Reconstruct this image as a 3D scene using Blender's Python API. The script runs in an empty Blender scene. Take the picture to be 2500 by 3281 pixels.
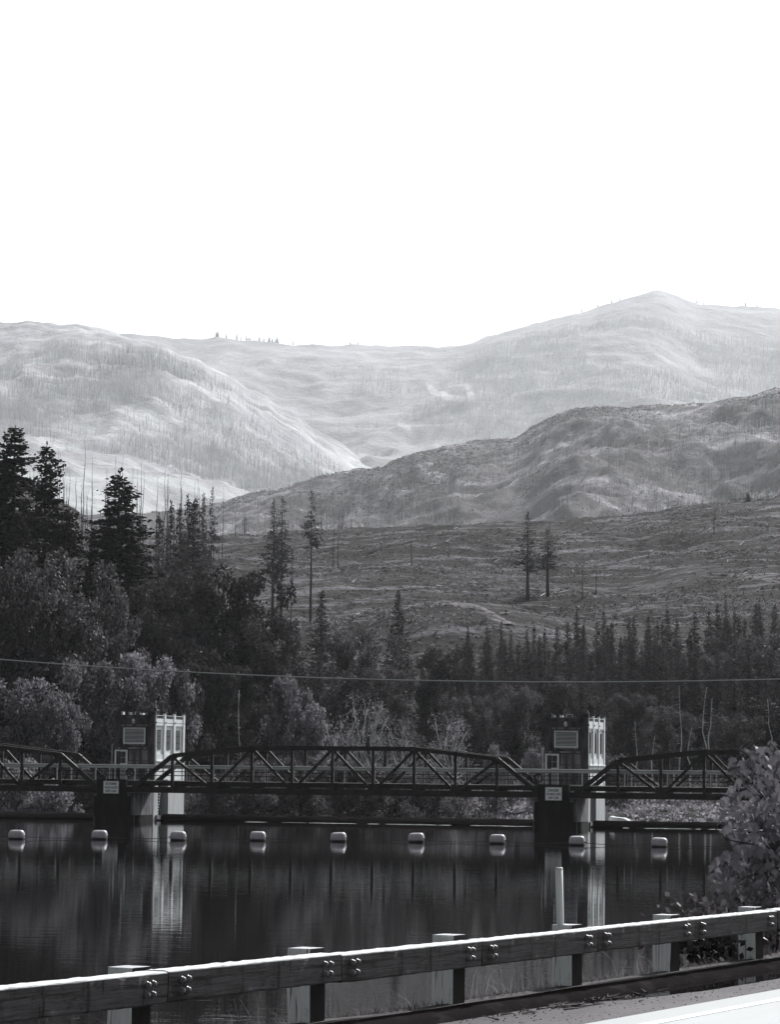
import bpy, bmesh, math, random
import numpy as np
from mathutils import Vector, Matrix

rng = np.random.default_rng(7)
random.seed(7)
scene = bpy.context.scene
COL = scene.collection

# ------------------------------------------------------------------ camera
F, PHI, ROLL, H = 9000.0, math.atan(810 / 9000.0), 0.0105, 4.7     # focal length in photo pixels, pitch, roll, eye above the water
CR = Matrix.Rotation(math.pi / 2 + PHI, 3, 'X') @ Matrix.Rotation(ROLL, 3, 'Z')
cam = bpy.data.cameras.new('camera')
cam.sensor_fit = 'VERTICAL'; cam.sensor_height = 36.0; cam.lens = 36.0 * F / 3281.0
cam.clip_start = 0.5; cam.clip_end = 40000
camo = bpy.data.objects.new('camera', cam); COL.objects.link(camo)
camo.matrix_world = Matrix.Translation((0, 0, H)) @ CR.to_4x4()
scene.camera = camo

# ------------------------------------------------------------------ sky, sun, exposure
SUN_EL, SUN_AZ = math.radians(35), math.radians(25)                # azimuth from +Y (view direction) towards +X
world = bpy.data.worlds.new('World'); scene.world = world; world.use_nodes = True
wn, wl = world.node_tree.nodes, world.node_tree.links
wn.clear()
sky = wn.new('ShaderNodeTexSky'); sky.sky_type = 'NISHITA'; sky.sun_disc = False
sky.sun_elevation = SUN_EL; sky.sun_rotation = SUN_AZ; sky.air_density = 1.0; sky.dust_density = 3.5; sky.ozone_density = 1.0
bw = wn.new('ShaderNodeRGBToBW')
tint = wn.new('ShaderNodeMix'); tint.data_type = 'RGBA'; tint.blend_type = 'MULTIPLY'; tint.inputs[0].default_value = 1.0
tint.inputs[7].default_value = (0.95, 0.985, 1.0, 1)
bg = wn.new('ShaderNodeBackground'); bg.inputs[1].default_value = 0.095
wo = wn.new('ShaderNodeOutputWorld')
wl.new(sky.outputs[0], bw.inputs[0]); wl.new(bw.outputs[0], tint.inputs[6]); wl.new(tint.outputs[2], bg.inputs[0]); wl.new(bg.outputs[0], wo.inputs[0])
sun = bpy.data.lights.new('sun', 'SUN'); sun.energy = 4.5; sun.angle = math.radians(0.5); sun.color = (1.0, 0.99, 0.98)
suno = bpy.data.objects.new('sun', sun); COL.objects.link(suno)
sdir = Vector((math.sin(SUN_AZ) * math.cos(SUN_EL), math.cos(SUN_AZ) * math.cos(SUN_EL), math.sin(SUN_EL)))
suno.rotation_euler = sdir.to_track_quat('Z', 'Y').to_euler(); suno.location = (60, 60, 200)
scene.view_settings.view_transform = 'Standard'; scene.view_settings.look = 'None'
scene.view_settings.gamma = 1.0; scene.view_settings.use_curve_mapping = False
scene.view_settings.exposure = 0.8
HAZE = 2.7e-5
scene.cycles.use_denoising = True
scene.cycles.max_bounces = 6; scene.cycles.diffuse_bounces = 3; scene.cycles.glossy_bounces = 3
scene.cycles.transmission_bounces = 3; scene.cycles.volume_bounces = 0; scene.cycles.transparent_max_bounces = 6
scene.cycles.caustics_reflective = False; scene.cycles.caustics_refractive = False

# ------------------------------------------------------------------ where a pixel of the photograph lies in the place
def ray(px, py):
    d = CR @ Vector(((px - 1250) / F, -(py - 1640) / F, -1.0))
    return d / d.y
def at(px, py, Y):
    return Vector((0, 0, H)) + ray(px, py) * Y
def on_level(px, py, z):
    r = ray(px, py); return at(px, py, (z - H) / r.z)

# ------------------------------------------------------------------ helpers: things and parts
def tag(o, label=None, cat=None, group=None, kind=None):
    if label: o['label'] = label
    if cat: o['category'] = cat
    if group: o['group'] = group
    if kind: o['kind'] = kind
    return o
def empty(name, loc=(0, 0, 0), rz=0.0, label=None, cat=None, group=None, mat=None):
    o = bpy.data.objects.new(name, None); COL.objects.link(o)
    o.empty_display_size = 0.5
    if mat is not None: o.matrix_world = mat
    else: o.location = loc; o.rotation_euler = (0, 0, rz)
    return tag(o, label, cat, group)
def link(name, me, parent=None, loc=None):
    o = bpy.data.objects.new(name, me); COL.objects.link(o)
    if parent is not None: o.parent = parent
    if loc is not None: o.location = loc
    return o
def mesh_np(name, V, faces, m, smooth=False):
    """mesh from arrays; faces: list of lists or (n,k) array"""
    me = bpy.data.meshes.new(name)
    V = np.asarray(V, dtype=np.float64).reshape(-1, 3)
    if isinstance(faces, np.ndarray):
        k = faces.shape[1]; n = faces.shape[0]
        me.vertices.add(len(V)); me.vertices.foreach_set('co', V.ravel())
        me.loops.add(n * k); me.loops.foreach_set('vertex_index', faces.astype(np.int32).ravel())
        me.polygons.add(n); me.polygons.foreach_set('loop_start', np.arange(0, n * k, k, dtype=np.int32))
        me.update(calc_edges=True)
    else:
        me.from_pydata([tuple(v) for v in V], [], [tuple(f) for f in faces]); me.update()
    if smooth: me.polygons.foreach_set('use_smooth', np.ones(len(me.polygons), dtype=bool))
    if m is not None: me.materials.append(m)
    return me

class MB:
    def __init__(s): s.v, s.f = [], []
    def box(s, x0, x1, y0, y1, z0, z1, M=None):
        b = len(s.v)
        for z in (z0, z1):
            for x, y in ((x0, y0), (x1, y0), (x1, y1), (x0, y1)):
                p = Vector((x, y, z)); s.v.append(M @ p if M else p)
        s.f += [[b + 3, b + 2, b + 1, b], [b + 4, b + 5, b + 6, b + 7]] + [[b + i, b + (i + 1) % 4, b + 4 + (i + 1) % 4, b + 4 + i] for i in range(4)]
        return s
    def bar(s, p, q, w, h, up=(0, 0, 1)):
        """box section w x h from p to q"""
        p, q = Vector(p), Vector(q); d = (q - p); L = d.length; d.normalize()
        upv = Vector(up); sx = d.cross(upv)
        if sx.length < 1e-4: sx = d.cross(Vector((0, 1, 0)))
        sx.normalize(); sz = sx.cross(d)
        M = Matrix(((sx.x, d.x, sz.x, p.x), (sx.y, d.y, sz.y, p.y), (sx.z, d.z, sz.z, p.z), (0, 0, 0, 1)))
        return s.box(-w / 2, w / 2, 0, L, -h / 2, h / 2, M)
    def tube(s, pts, rad, n=8, cap=True):
        pts = [Vector(p) for p in pts]; b0 = len(s.v)
        if not hasattr(rad, '__len__'): rad = [rad] * len(pts)
        for i, p in enumerate(pts):
            d = (pts[min(i + 1, len(pts) - 1)] - pts[max(i - 1, 0)]).normalized()
            a = d.cross(Vector((0.3, 0.2, 1)));
            if a.length < 1e-3: a = d.cross(Vector((1, 0, 0)))
            a.normalize(); c = d.cross(a)
            for k in range(n):
                t = 2 * math.pi * k / n; s.v.append(p + (a * math.cos(t) + c * math.sin(t)) * rad[i])
        for i in range(len(pts) - 1):
            for k in range(n):
                s.f.append([b0 + i * n + k, b0 + i * n + (k + 1) % n, b0 + (i + 1) * n + (k + 1) % n, b0 + (i + 1) * n + k])
        if cap:
            s.f.append([b0 + k for k in range(n)][::-1]); s.f.append([b0 + (len(pts) - 1) * n + k for k in range(n)])
        return s
    def prism(s, poly, axis, a0, a1):
        """poly of 2-D points extruded along axis 0/1/2"""
        b = len(s.v); n = len(poly)
        for a in (a0, a1):
            for p in poly:
                c = list(p); c.insert(axis, a); s.v.append(Vector(c))
        s.f += [[b + i for i in range(n)], [b + n + i for i in range(n)][::-1]]
        s.f += [[b + i, b + n + i, b + n + (i + 1) % n, b + (i + 1) % n] for i in range(n)]
        return s
    def lathe(s, prof, n=16, axis=2, c=(0, 0, 0)):
        b = len(s.v); c = Vector(c)
        for r, h in prof:
            for k in range(n):
                t = 2 * math.pi * k / n; q = [r * math.cos(t), r * math.sin(t)]; q.insert(axis, h); s.v.append(c + Vector(q))
        for i in range(len(prof) - 1):
            for k in range(n):
                s.f.append([b + i * n + k, b + i * n + (k + 1) % n, b + (i + 1) * n + (k + 1) % n, b + (i + 1) * n + k])
        s.f.append([b + k for k in range(n)]); s.f.append([b + (len(prof) - 1) * n + k for k in range(n)])
        return s
    def mesh(s, name, m, smooth=False, bevel=0.0, recalc=True):
        me = bpy.data.meshes.new(name); me.from_pydata([tuple(v) for v in s.v], [], s.f); me.update()
        if recalc or bevel:
            bm = bmesh.new(); bm.from_mesh(me); bmesh.ops.recalc_face_normals(bm, faces=bm.faces)
            if bevel:
                bmesh.ops.bevel(bm, geom=[e for e in bm.edges if e.calc_face_angle(0) > 0.6], offset=bevel, segments=2, affect='EDGES', profile=0.6)
            bm.to_mesh(me); bm.free()
        if smooth: me.polygons.foreach_set('use_smooth', np.ones(len(me.polygons), dtype=bool))
        if m: me.materials.append(m)
        return me
    def build(s, name, m, parent=None, smooth=False, bevel=0.0, loc=None):
        return link(name, s.mesh(name, m, smooth, bevel), parent, loc)

# ------------------------------------------------------------------ materials (the photograph is a cool toned black and white print)
def tone(v):
    """a grey of albedo v with the print's tint: warm blacks, violet mid greys, cool whites"""
    if v < 0.06: t = (1.07, 0.955, 0.985)
    elif v < 0.2: t = (1.025, 0.95, 1.04)
    elif v < 0.37: t = (0.995, 0.96, 1.06)
    else: t = (0.965, 1.0, 1.015)
    return (v * t[0], v * t[1], v * t[2], 1.0)
def new_mat(name, rough=0.85, spec=0.25):
    m = bpy.data.materials.new(name); m.use_nodes = True
    n, l = m.node_tree.nodes, m.node_tree.links
    b = n['Principled BSDF']; b.inputs['Roughness'].default_value = rough; b.inputs['Specular IOR Level'].default_value = spec
    return m, n, l, b
def noise_fac(n, l, scale, detail=5, rough=0.6, stretch=(1, 1, 1), lo=0.35, hi=0.65, coord='Object', w=0.0):
    tc = n.new('ShaderNodeTexCoord'); mp = n.new('ShaderNodeMapping'); nt = n.new('ShaderNodeTexNoise'); mr = n.new('ShaderNodeMapRange')
    mp.inputs['Scale'].default_value = stretch; mp.inputs['Location'].default_value = (w, w * 1.7, w * 0.6)
    nt.inputs['Scale'].default_value = scale; nt.inputs['Detail'].default_value = detail; nt.inputs['Roughness'].default_value = rough
    mr.inputs[1].default_value = lo; mr.inputs[2].default_value = hi
    l.new(tc.outputs[coord], mp.inputs[0]); l.new(mp.outputs[0], nt.inputs['Vector']); l.new(nt.outputs['Fac'], mr.inputs[0])
    return mr.outputs[0]
def mixc(n, l, fac, a, b, blend='MIX'):
    x = n.new('ShaderNodeMix'); x.data_type = 'RGBA'; x.blend_type = blend
    if hasattr(fac, 'links'): l.new(fac, x.inputs[0])
    else: x.inputs[0].default_value = fac
    for s, i in ((a, 6), (b, 7)):
        if hasattr(s, 'links'): l.new(s, x.inputs[i])
        else: x.inputs[i].default_value = s
    return x.outputs[2]
def bump(n, l, b, h, strength=0.5, dist=0.02):
    bp = n.new('ShaderNodeBump'); bp.inputs['Strength'].default_value = strength; bp.inputs['Distance'].default_value = dist
    l.new(h, bp.inputs['Height']); l.new(bp.outputs[0], b.inputs['Normal'])
def mat_layers(name, base, layers, rough=0.85, spec=0.25, bmp=None):
    """layers: (albedo, scale, stretch, lo, hi)"""
    m, n, l, b = new_mat(name, rough, spec)
    c = tone(base)
    for i, (v, sc, st, lo, hi) in enumerate(layers):
        c = mixc(n, l, noise_fac(n, l, sc, 6, 0.62, st, lo, hi, w=i * 3.3), c, tone(v))
    if hasattr(c, 'links'): l.new(c, b.inputs['Base Color'])
    else: b.inputs['Base Color'].default_value = c
    if bmp: bump(n, l, b, noise_fac(n, l, bmp[0], 6, 0.65, bmp[3] if len(bmp) > 3 else (1, 1, 1), 0.2, 0.8, w=9), bmp[1], bmp[2])
    return m
def mat_leaf(name, lo, hi, trans=0.35, rough=0.6, spec=0.3):
    m, n, l, b = new_mat(name, rough, spec)
    g = n.new('ShaderNodeNewGeometry'); oi = n.new('ShaderNodeObjectInfo')
    c = mixc(n, l, g.outputs['Random Per Island'], tone(lo), tone(hi))
    mr = n.new('ShaderNodeMapRange'); mr.inputs[3].default_value = 0.7; mr.inputs[4].default_value = 1.25
    l.new(oi.outputs['Random'], mr.inputs[0])
    vm = n.new('ShaderNodeVectorMath'); vm.operation = 'SCALE'; l.new(c, vm.inputs[0]); l.new(mr.outputs[0], vm.inputs['Scale'])
    l.new(vm.outputs[0], b.inputs['Base Color'])
    tr = n.new('ShaderNodeBsdfTranslucent'); l.new(vm.outputs[0], tr.inputs[0])
    ms = n.new('ShaderNodeMixShader'); ms.inputs[0].default_value = trans
    l.new(b.outputs[0], ms.inputs[1]); l.new(tr.outputs[0], ms.inputs[2])
    l.new(ms.outputs[0], n['Material Output'].inputs[0])
    return m

M = {}
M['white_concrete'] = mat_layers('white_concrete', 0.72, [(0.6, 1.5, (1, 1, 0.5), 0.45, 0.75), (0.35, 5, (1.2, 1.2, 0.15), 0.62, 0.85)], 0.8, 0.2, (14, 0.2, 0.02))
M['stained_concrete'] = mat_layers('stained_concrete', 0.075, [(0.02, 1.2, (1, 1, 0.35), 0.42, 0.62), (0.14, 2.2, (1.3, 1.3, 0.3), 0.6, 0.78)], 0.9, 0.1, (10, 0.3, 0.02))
M['streaked_concrete'] = mat_layers('streaked_concrete', 0.2, [(0.06, 2.2, (1, 1, 0.22), 0.4, 0.6), (0.34, 2.0, (2, 2, 0.12), 0.55, 0.75)], 0.9, 0.1, (10, 0.3, 0.02))
M['pier_side'] = mat_layers('pier_side', 0.5, [(0.3, 2.0, (1, 1.6, 0.16), 0.5, 0.7), (0.12, 1.2, (1, 1.6, 0.2), 0.6, 0.75)], 0.9, 0.1, (10, 0.3, 0.02))
M['black_concrete'] = mat_layers('black_concrete', 0.014, [(0.03, 2, (1, 1, 0.4), 0.5, 0.75)], 0.95, 0.05, (10, 0.3, 0.02))
M['grey_paint'] = mat_layers('grey_paint', 0.42, [(0.26, 4, (1, 1, 0.3), 0.5, 0.75)], 0.7, 0.25)
M['white_trim'] = mat_layers('white_trim', 0.7, [(0.5, 6, (1, 1, 0.5), 0.5, 0.75)], 0.6, 0.3)
M['slat'] = mat_layers('slat', 0.68, [(0.55, 5, (1, 1, 1), 0.5, 0.75)], 0.6, 0.3)
M['void'] = mat_layers('void', 0.012, [], 0.9, 0.1)
M['old_steel'] = mat_layers('old_steel', 0.03, [(0.016, 1.5, (1, 1, 1), 0.4, 0.65), (0.07, 6, (1, 1, 1), 0.68, 0.8)], 0.75, 0.15, (18, 0.2, 0.01))
M['dark_steel'] = mat_layers('dark_steel', 0.014, [(0.03, 1.5, (1, 1, 1), 0.45, 0.7)], 0.7, 0.2)
M['galvanised'] = mat_layers('galvanised', 0.5, [(0.38, 3, (0.3, 1, 1), 0.4, 0.65)], 0.5, 0.45)
M['gate_steel'] = mat_layers('gate_steel', 0.01, [(0.02, 2, (0.3, 1, 1), 0.5, 0.7)], 0.95, 0.0)
def mat_buoy():
    m, n, l, b = new_mat('buoy', 0.5, 0.3)
    c = mixc(n, l, noise_fac(n, l, 4, 5, 0.6, (1, 1, 1), 0.4, 0.7), tone(0.36), tone(0.26))
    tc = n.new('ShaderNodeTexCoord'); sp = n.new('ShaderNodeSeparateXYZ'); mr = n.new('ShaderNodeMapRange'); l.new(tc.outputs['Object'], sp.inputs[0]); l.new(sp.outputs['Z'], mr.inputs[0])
    mr.inputs[1].default_value = -0.14; mr.inputs[2].default_value = -0.06; mr.inputs[3].default_value = 1; mr.inputs[4].default_value = 0     # shade of the underside painted in as a dark band near the water
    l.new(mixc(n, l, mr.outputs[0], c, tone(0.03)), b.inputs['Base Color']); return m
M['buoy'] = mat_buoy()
M['sign_white'] = mat_layers('sign_white', 0.8, [(0.7, 3, (1, 1, 1), 0.4, 0.7)], 0.5, 0.3)
M['ink'] = mat_layers('ink', 0.02, [], 0.6, 0.2)
M['glass'] = mat_layers('glass', 0.03, [], 0.08, 0.5)
M['pane'] = mat_layers('pane', 0.45, [(0.36, 3, (1, 1, 1), 0.4, 0.7)], 0.3, 0.5)
M['cable'] = mat_layers('cable', 0.44, [], 0.6, 0.2)
M['dark_cable'] = mat_layers('dark_cable', 0.04, [], 0.7, 0.2)
M['bark'] = mat_layers('bark', 0.035, [(0.07, 3, (1, 1, 0.3), 0.5, 0.75)], 0.95, 0.1)
M['pale_bark'] = mat_layers('pale_bark', 0.45, [(0.15, 1.2, (1, 1, 0.6), 0.5, 0.65)], 0.9, 0.1)
M['charred'] = mat_layers('charred', 0.07, [(0.03, 1, (1, 1, 0.3), 0.4, 0.6)], 0.95, 0.1)
M['bleached'] = mat_layers('bleached', 0.42, [(0.25, 0.2, (1, 1, 0.1), 0.4, 0.7)], 0.9, 0.1)
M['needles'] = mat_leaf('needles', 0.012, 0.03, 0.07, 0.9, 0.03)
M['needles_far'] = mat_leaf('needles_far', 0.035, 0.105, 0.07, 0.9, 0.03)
M['leaf_dark'] = mat_leaf('leaf_dark', 0.02, 0.065, 0.2, 0.8, 0.08)
M['leaf_mid'] = mat_leaf('leaf_mid', 0.03, 0.12, 0.3, 0.7, 0.15)
M['leaf_light'] = mat_leaf('leaf_light', 0.07, 0.24, 0.35, 0.7, 0.15)
M['leaf_maple'] = mat_leaf('leaf_maple', 0.06, 0.27, 0.25, 0.6, 0.2)
M['leaf_weed'] = mat_leaf('leaf_weed', 0.02, 0.05, 0.2)  # dark leaves of the weed clumps
M['dry_grass'] = mat_leaf('dry_grass', 0.1, 0.3, 0.4)

# ------------------------------------------------------------------ value noise for the land
def _hash(ix, iy, seed):
    h = (ix.astype(np.int64) * 374761393 + iy.astype(np.int64) * 668265263 + seed * 974711) & 0xffffffff
    h = ((h ^ (h >> 13)) * 1274126177) & 0xffffffff
    return ((h ^ (h >> 16)) & 0xffff) / 65535.0
def vnoise(x, y, seed=0):
    ix, iy = np.floor(x), np.floor(y); fx, fy = x - ix, y - iy
    fx = fx * fx * (3 - 2 * fx); fy = fy * fy * (3 - 2 * fy)
    a, b = _hash(ix, iy, seed), _hash(ix + 1, iy, seed); c, d = _hash(ix, iy + 1, seed), _hash(ix + 1, iy + 1, seed)
    return (a + (b - a) * fx) * (1 - fy) + (c + (d - c) * fx) * fy
def fbm(x, y, seed=0, octv=5, ridged=False):
    x, y = np.asarray(x, float), np.asarray(y, float); s = 0; amp = 1; tot = 0
    for o in range(octv):
        v = vnoise(x * 2 ** o + 17.3 * o, y * 2 ** o - 9.1 * o, seed + o)
        if ridged: v = 1 - abs(2 * v - 1)
        s = s + amp * v; tot += amp; amp *= 0.5
    return s / tot                                    # 0..1

def px_of(a):            # photo column of azimuth x / y (near the horizon)
    return 1250 + F * a
def y_hor(px):
    return 2450 + (px - 1250) * 0.0105

# ------------------------------------------------------------------ terrain: the valley side below and behind the dam, up to the cleared ridge
RIDGE1 = np.array([(-900, 1250), (-300, 1400), (0, 1500), (150, 1590), (240, 1640), (330, 1700), (500, 1715), (690, 1716), (900, 1708), (1250, 1692), (1500, 1680), (1700, 1672),
                   (1850, 1664), (2000, 1652), (2100, 1640), (2200, 1622), (2300, 1606), (2500, 1590), (3000, 1560), (3600, 1500)], float)
YR1 = 950.0
def ridge_z(tab, px, Y):
    py = np.interp(px, tab[:, 0], tab[:, 1])
    return H + (y_hor(px) - py) / F * Y
G_Y = np.array([236, 262, 290, 330, 380, 450, 550, 650, 800, 950, 1120, 1350, 1700])
G_F = np.array([-0.05, -0.03, 0.0, 0.02, 0.05, 0.125, 0.30, 0.50, 0.76, 1.0, 0.72, 0.40, 0.30])
def zt(x, y):
    x, y = np.asarray(x, float), np.asarray(y, float)
    px = px_of(x / y); zr = ridge_z(RIDGE1, px, YR1)
    g = np.interp(y, G_Y, G_F)
    w = np.clip((y - 330) / 250, 0, 1) * np.clip(1 - abs(y - YR1) / 900, 0, 1)
    edge = np.clip(abs(y - YR1) / 120, 0.15, 1)
    z = g * zr + w * edge * ((fbm(x / 70, y / 110, 3, 4) - 0.5) * 16) + w * (fbm(x / 9, y / 14, 9, 4) - 0.5) * 2.6
    mound = np.exp(-((x - 12) / 26) ** 2 - ((y - 560) / 38) ** 2)          # the rounded knoll with the bright track
    return z + 7 * mound + np.clip((y - 262) / 60, 0, 1) * (fbm(x / 6, y / 6, 21, 3) - 0.5) * 1.2

def grid_mesh(name, A_, Y_, zf, m):
    a, y = np.meshgrid(A_, Y_); x = a * y; z = zf(x, y)
    V = np.stack([x, y, z], -1).reshape(-1, 3); nc = len(A_); nr = len(Y_)
    i = (np.arange(nr - 1)[:, None] * nc + np.arange(nc - 1)[None, :]).ravel()
    return mesh_np(name, V, np.stack([i, i + 1, i + nc + 1, i + nc], -1), m, True)

def mat_hill(name, dark, mid, pale, sc, pale_lo, pale_hi, st=(1, 1, 1), bmp=None, fine=None):
    m, n, l, b = new_mat(name, 0.95, 0.05)
    c = mixc(n, l, noise_fac(n, l, sc, 8, 0.65, st, 0.38, 0.6), tone(dark), tone(mid))
    c = mixc(n, l, noise_fac(n, l, sc * 2.1, 8, 0.7, st, pale_lo, pale_hi, w=5), c, tone(pale))
    if fine: c = mixc(n, l, noise_fac(n, l, fine[0], 4, 0.7, fine[1], 0.5, 0.7, w=8), c, tone(fine[2]))
    l.new(c, b.inputs['Base Color'])
    if bmp: bump(n, l, b, noise_fac(n, l, bmp[0], 8, 0.7, (1, 1, 1), 0.2, 0.8, w=2), bmp[1], bmp[2])
    return m
def mat_clearcut():
    m, n, l, b = new_mat('clearcut', 0.95, 0.03)
    c = mixc(n, l, noise_fac(n, l, 0.03, 6, 0.65, (0.5, 1, 1), 0.38, 0.6), tone(0.013), tone(0.055))
    c = mixc(n, l, noise_fac(n, l, 0.10, 8, 0.72, (0.30, 1, 1.6), 0.51, 0.62, w=5), c, tone(0.23))
    c = mixc(n, l, noise_fac(n, l, 0.16, 8, 0.7, (0.35, 1, 1.5), 0.54, 0.60, w=11), c, tone(0.018))
    c = mixc(n, l, noise_fac(n, l, 0.9, 5, 0.75, (0.6, 1, 1), 0.52, 0.62, w=8), c, tone(0.022))
    c = mixc(n, l, noise_fac(n, l, 1.3, 5, 0.75, (0.6, 1, 1), 0.60, 0.68, w=17), c, tone(0.18))
    l.new(c, b.inputs['Base Color']); bump(n, l, b, noise_fac(n, l, 0.45, 9, 0.75, (1, 1, 1), 0.2, 0.8, w=2), 1.0, 1.6)
    return m
M['clearcut'] = mat_clearcut()
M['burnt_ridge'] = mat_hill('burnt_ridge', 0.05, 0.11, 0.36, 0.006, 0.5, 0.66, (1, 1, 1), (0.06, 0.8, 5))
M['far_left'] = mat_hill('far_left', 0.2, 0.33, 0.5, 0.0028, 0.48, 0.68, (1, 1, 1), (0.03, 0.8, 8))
def meadow(m, y0, y1, v):
    """dry grass on the valley floor in front of the mountain"""
    n, l = m.node_tree.nodes, m.node_tree.links; b = n['Principled BSDF']; old = b.inputs['Base Color'].links[0].from_socket
    tc = n.new('ShaderNodeTexCoord'); sp = n.new('ShaderNodeSeparateXYZ'); mr = n.new('ShaderNodeMapRange'); l.new(tc.outputs['Object'], sp.inputs[0]); l.new(sp.outputs['Y'], mr.inputs[0])
    mr.inputs[1].default_value = y0; mr.inputs[2].default_value = y1; mr.inputs[3].default_value = 1; mr.inputs[4].default_value = 0
    g = mixc(n, l, noise_fac(n, l, 0.006, 8, 0.7, (0.4, 1, 1), 0.42, 0.6, w=3), tone(v * 0.6), tone(v))
    l.new(mixc(n, l, mr.outputs[0], old, g), b.inputs['Base Color'])
meadow(M['far_left'], 3050 * 1.75, 3200 * 1.75, 0.42)
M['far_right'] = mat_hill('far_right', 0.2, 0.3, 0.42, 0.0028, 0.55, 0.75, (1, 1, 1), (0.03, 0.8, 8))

tag(link('clearcut_hill', grid_mesh('clearcut_hill', np.linspace(-0.27, 0.27, 330), np.concatenate([np.linspace(236, 420, 70), np.linspace(424, 1010, 190), np.linspace(1020, 1700, 30)]), zt, M['clearcut'])), kind='structure')

RIDGE2 = np.array([(-1200, 1600), (-300, 1640), (300, 1650), (560, 1640), (690, 1612), (800, 1575), (900, 1552), (1080, 1520), (1130, 1503), (1230, 1492), (1290, 1462), (1350, 1440), (1450, 1424), (1640, 1398),
                   (1700, 1372), (1790, 1322), (1850, 1306), (2000, 1302), (2150, 1296), (2300, 1284), (2420, 1262), (2500, 1236), (2800, 1180), (3600, 1100)], float)
YR2 = 2500.0
KF, KM = 1.4, 1.75                                             # the burnt ridges lie this much farther off than their construction distances
def far(zf, k):
    return lambda x, y: H + k * (zf(np.asarray(x, float) / k, np.asarray(y, float) / k) - H)
def zt2_(x, y):
    px = px_of(x / y); zr = ridge_z(RIDGE2, px, YR2)
    g = np.interp(y, [1250, 1600, 1900, 2200, YR2, 2900, 3600], [0.10, 0.36, 0.56, 0.8, 1.0, 0.72, 0.5])
    e = np.clip(abs(y - YR2) / 260, 0.02, 1)
    return g * zr + e * ((fbm(x / 260, y / 420, 31, 5, True) - 0.66) * 70 + (fbm(x / 60, y / 90, 37, 4) - 0.5) * 22) + (fbm(x / 16, y / 22, 41, 4) - 0.5) * 9
zt2 = far(zt2_, KF)
tag(link('burnt_ridge', grid_mesh('burnt_ridge', np.linspace(-0.28, 0.28, 480), KF * np.concatenate([np.linspace(1250, 2520, 210), np.linspace(2540, 3600, 20)]), zt2, M['burnt_ridge'])), kind='structure')

RIDGE3 = np.array([(-1200, 1080), (-300, 1040), (0, 1032), (60, 1024), (150, 1030), (300, 1052), (380, 1070), (460, 1092), (520, 1108), (560, 1132), (620, 1150), (660, 1180), (700, 1190), (745, 1212), (790, 1248), (850, 1270), (890, 1302), (950, 1325), (1000, 1368), (1060, 1398), (1120, 1448), (1250, 1520), (1500, 1620), (2000, 1700), (3600, 1750)], float)
YR3 = 4300.0
def zt3_(x, y):
    px = px_of(x / y); zr = ridge_z(RIDGE3, px, YR3)
    g = np.interp(y, [2500, 2700, 3000, 3200, 3600, 4000, YR3, 4900, 5600], [0.22, 0.36, 0.45, 0.50, 0.70, 0.88, 1.0, 0.75, 0.5])
    meadow = 1 - np.clip((y - 2900) / 400, 0, 1)
    zr = zr * (1 - meadow) + np.maximum(zr, 640) * meadow
    e = np.clip(abs(y - YR3) / 420, 0.10, 1) * np.clip((y - 2600) / 700, 0.12, 1)
    return g * zr + e * ((fbm(x / 620, y / 950, 51, 5, True) - 0.62) * 120 + (fbm(x / 110, y / 160, 57, 4) - 0.5) * 26) + (fbm(x / 34, y / 40, 61, 4) - 0.5) * 14
zt3 = far(zt3_, KM)
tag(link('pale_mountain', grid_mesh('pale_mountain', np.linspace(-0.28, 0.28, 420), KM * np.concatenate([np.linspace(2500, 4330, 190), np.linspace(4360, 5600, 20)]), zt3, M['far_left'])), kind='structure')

RIDGE4 = np.array([(-1200, 1120), (-200, 1075), (300, 1058), (480, 1066), (540, 1078), (700, 1070), (860, 1092), (950, 1098), (1250, 1098), (1400, 1101), (1480, 1096), (1560, 1072), (1700, 1030), (1800, 1008), (1900, 980), (2000, 944), (2050, 930),
                   (2100, 920), (2140, 926), (2200, 950), (2240, 964), (2320, 968), (2400, 972), (2500, 976), (2800, 1000), (3600, 1150)], float)
YR4 = 5800.0
def zt4_(x, y):
    px = px_of(x / y); zr = ridge_z(RIDGE4, px, YR4)
    g = np.interp(y, [3600, 4000, 4500, 5000, 5400, YR4, 6600, 8000], [0.3, 0.42, 0.56, 0.72, 0.87, 1.0, 0.75, 0.4])
    e = np.clip(abs(y - YR4) / 500, 0.02, 1)
    return g * zr + e * ((fbm(x / 800, y / 1100, 71, 5, True) - 0.62) * 150 + (fbm(x / 140, y / 190, 77, 4) - 0.5) * 24) + (fbm(x / 40, y / 46, 81, 4) - 0.5) * 11
zt4 = far(zt4_, KM)
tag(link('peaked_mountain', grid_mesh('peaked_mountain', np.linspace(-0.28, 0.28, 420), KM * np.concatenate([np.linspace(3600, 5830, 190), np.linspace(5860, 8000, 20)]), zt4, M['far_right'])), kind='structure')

gm = MB(); gm.box(-12000, 12000, -400, 20000, -14.5, -14.0)
tag(gm.build('ground', M['clearcut']), kind='structure')

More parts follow.
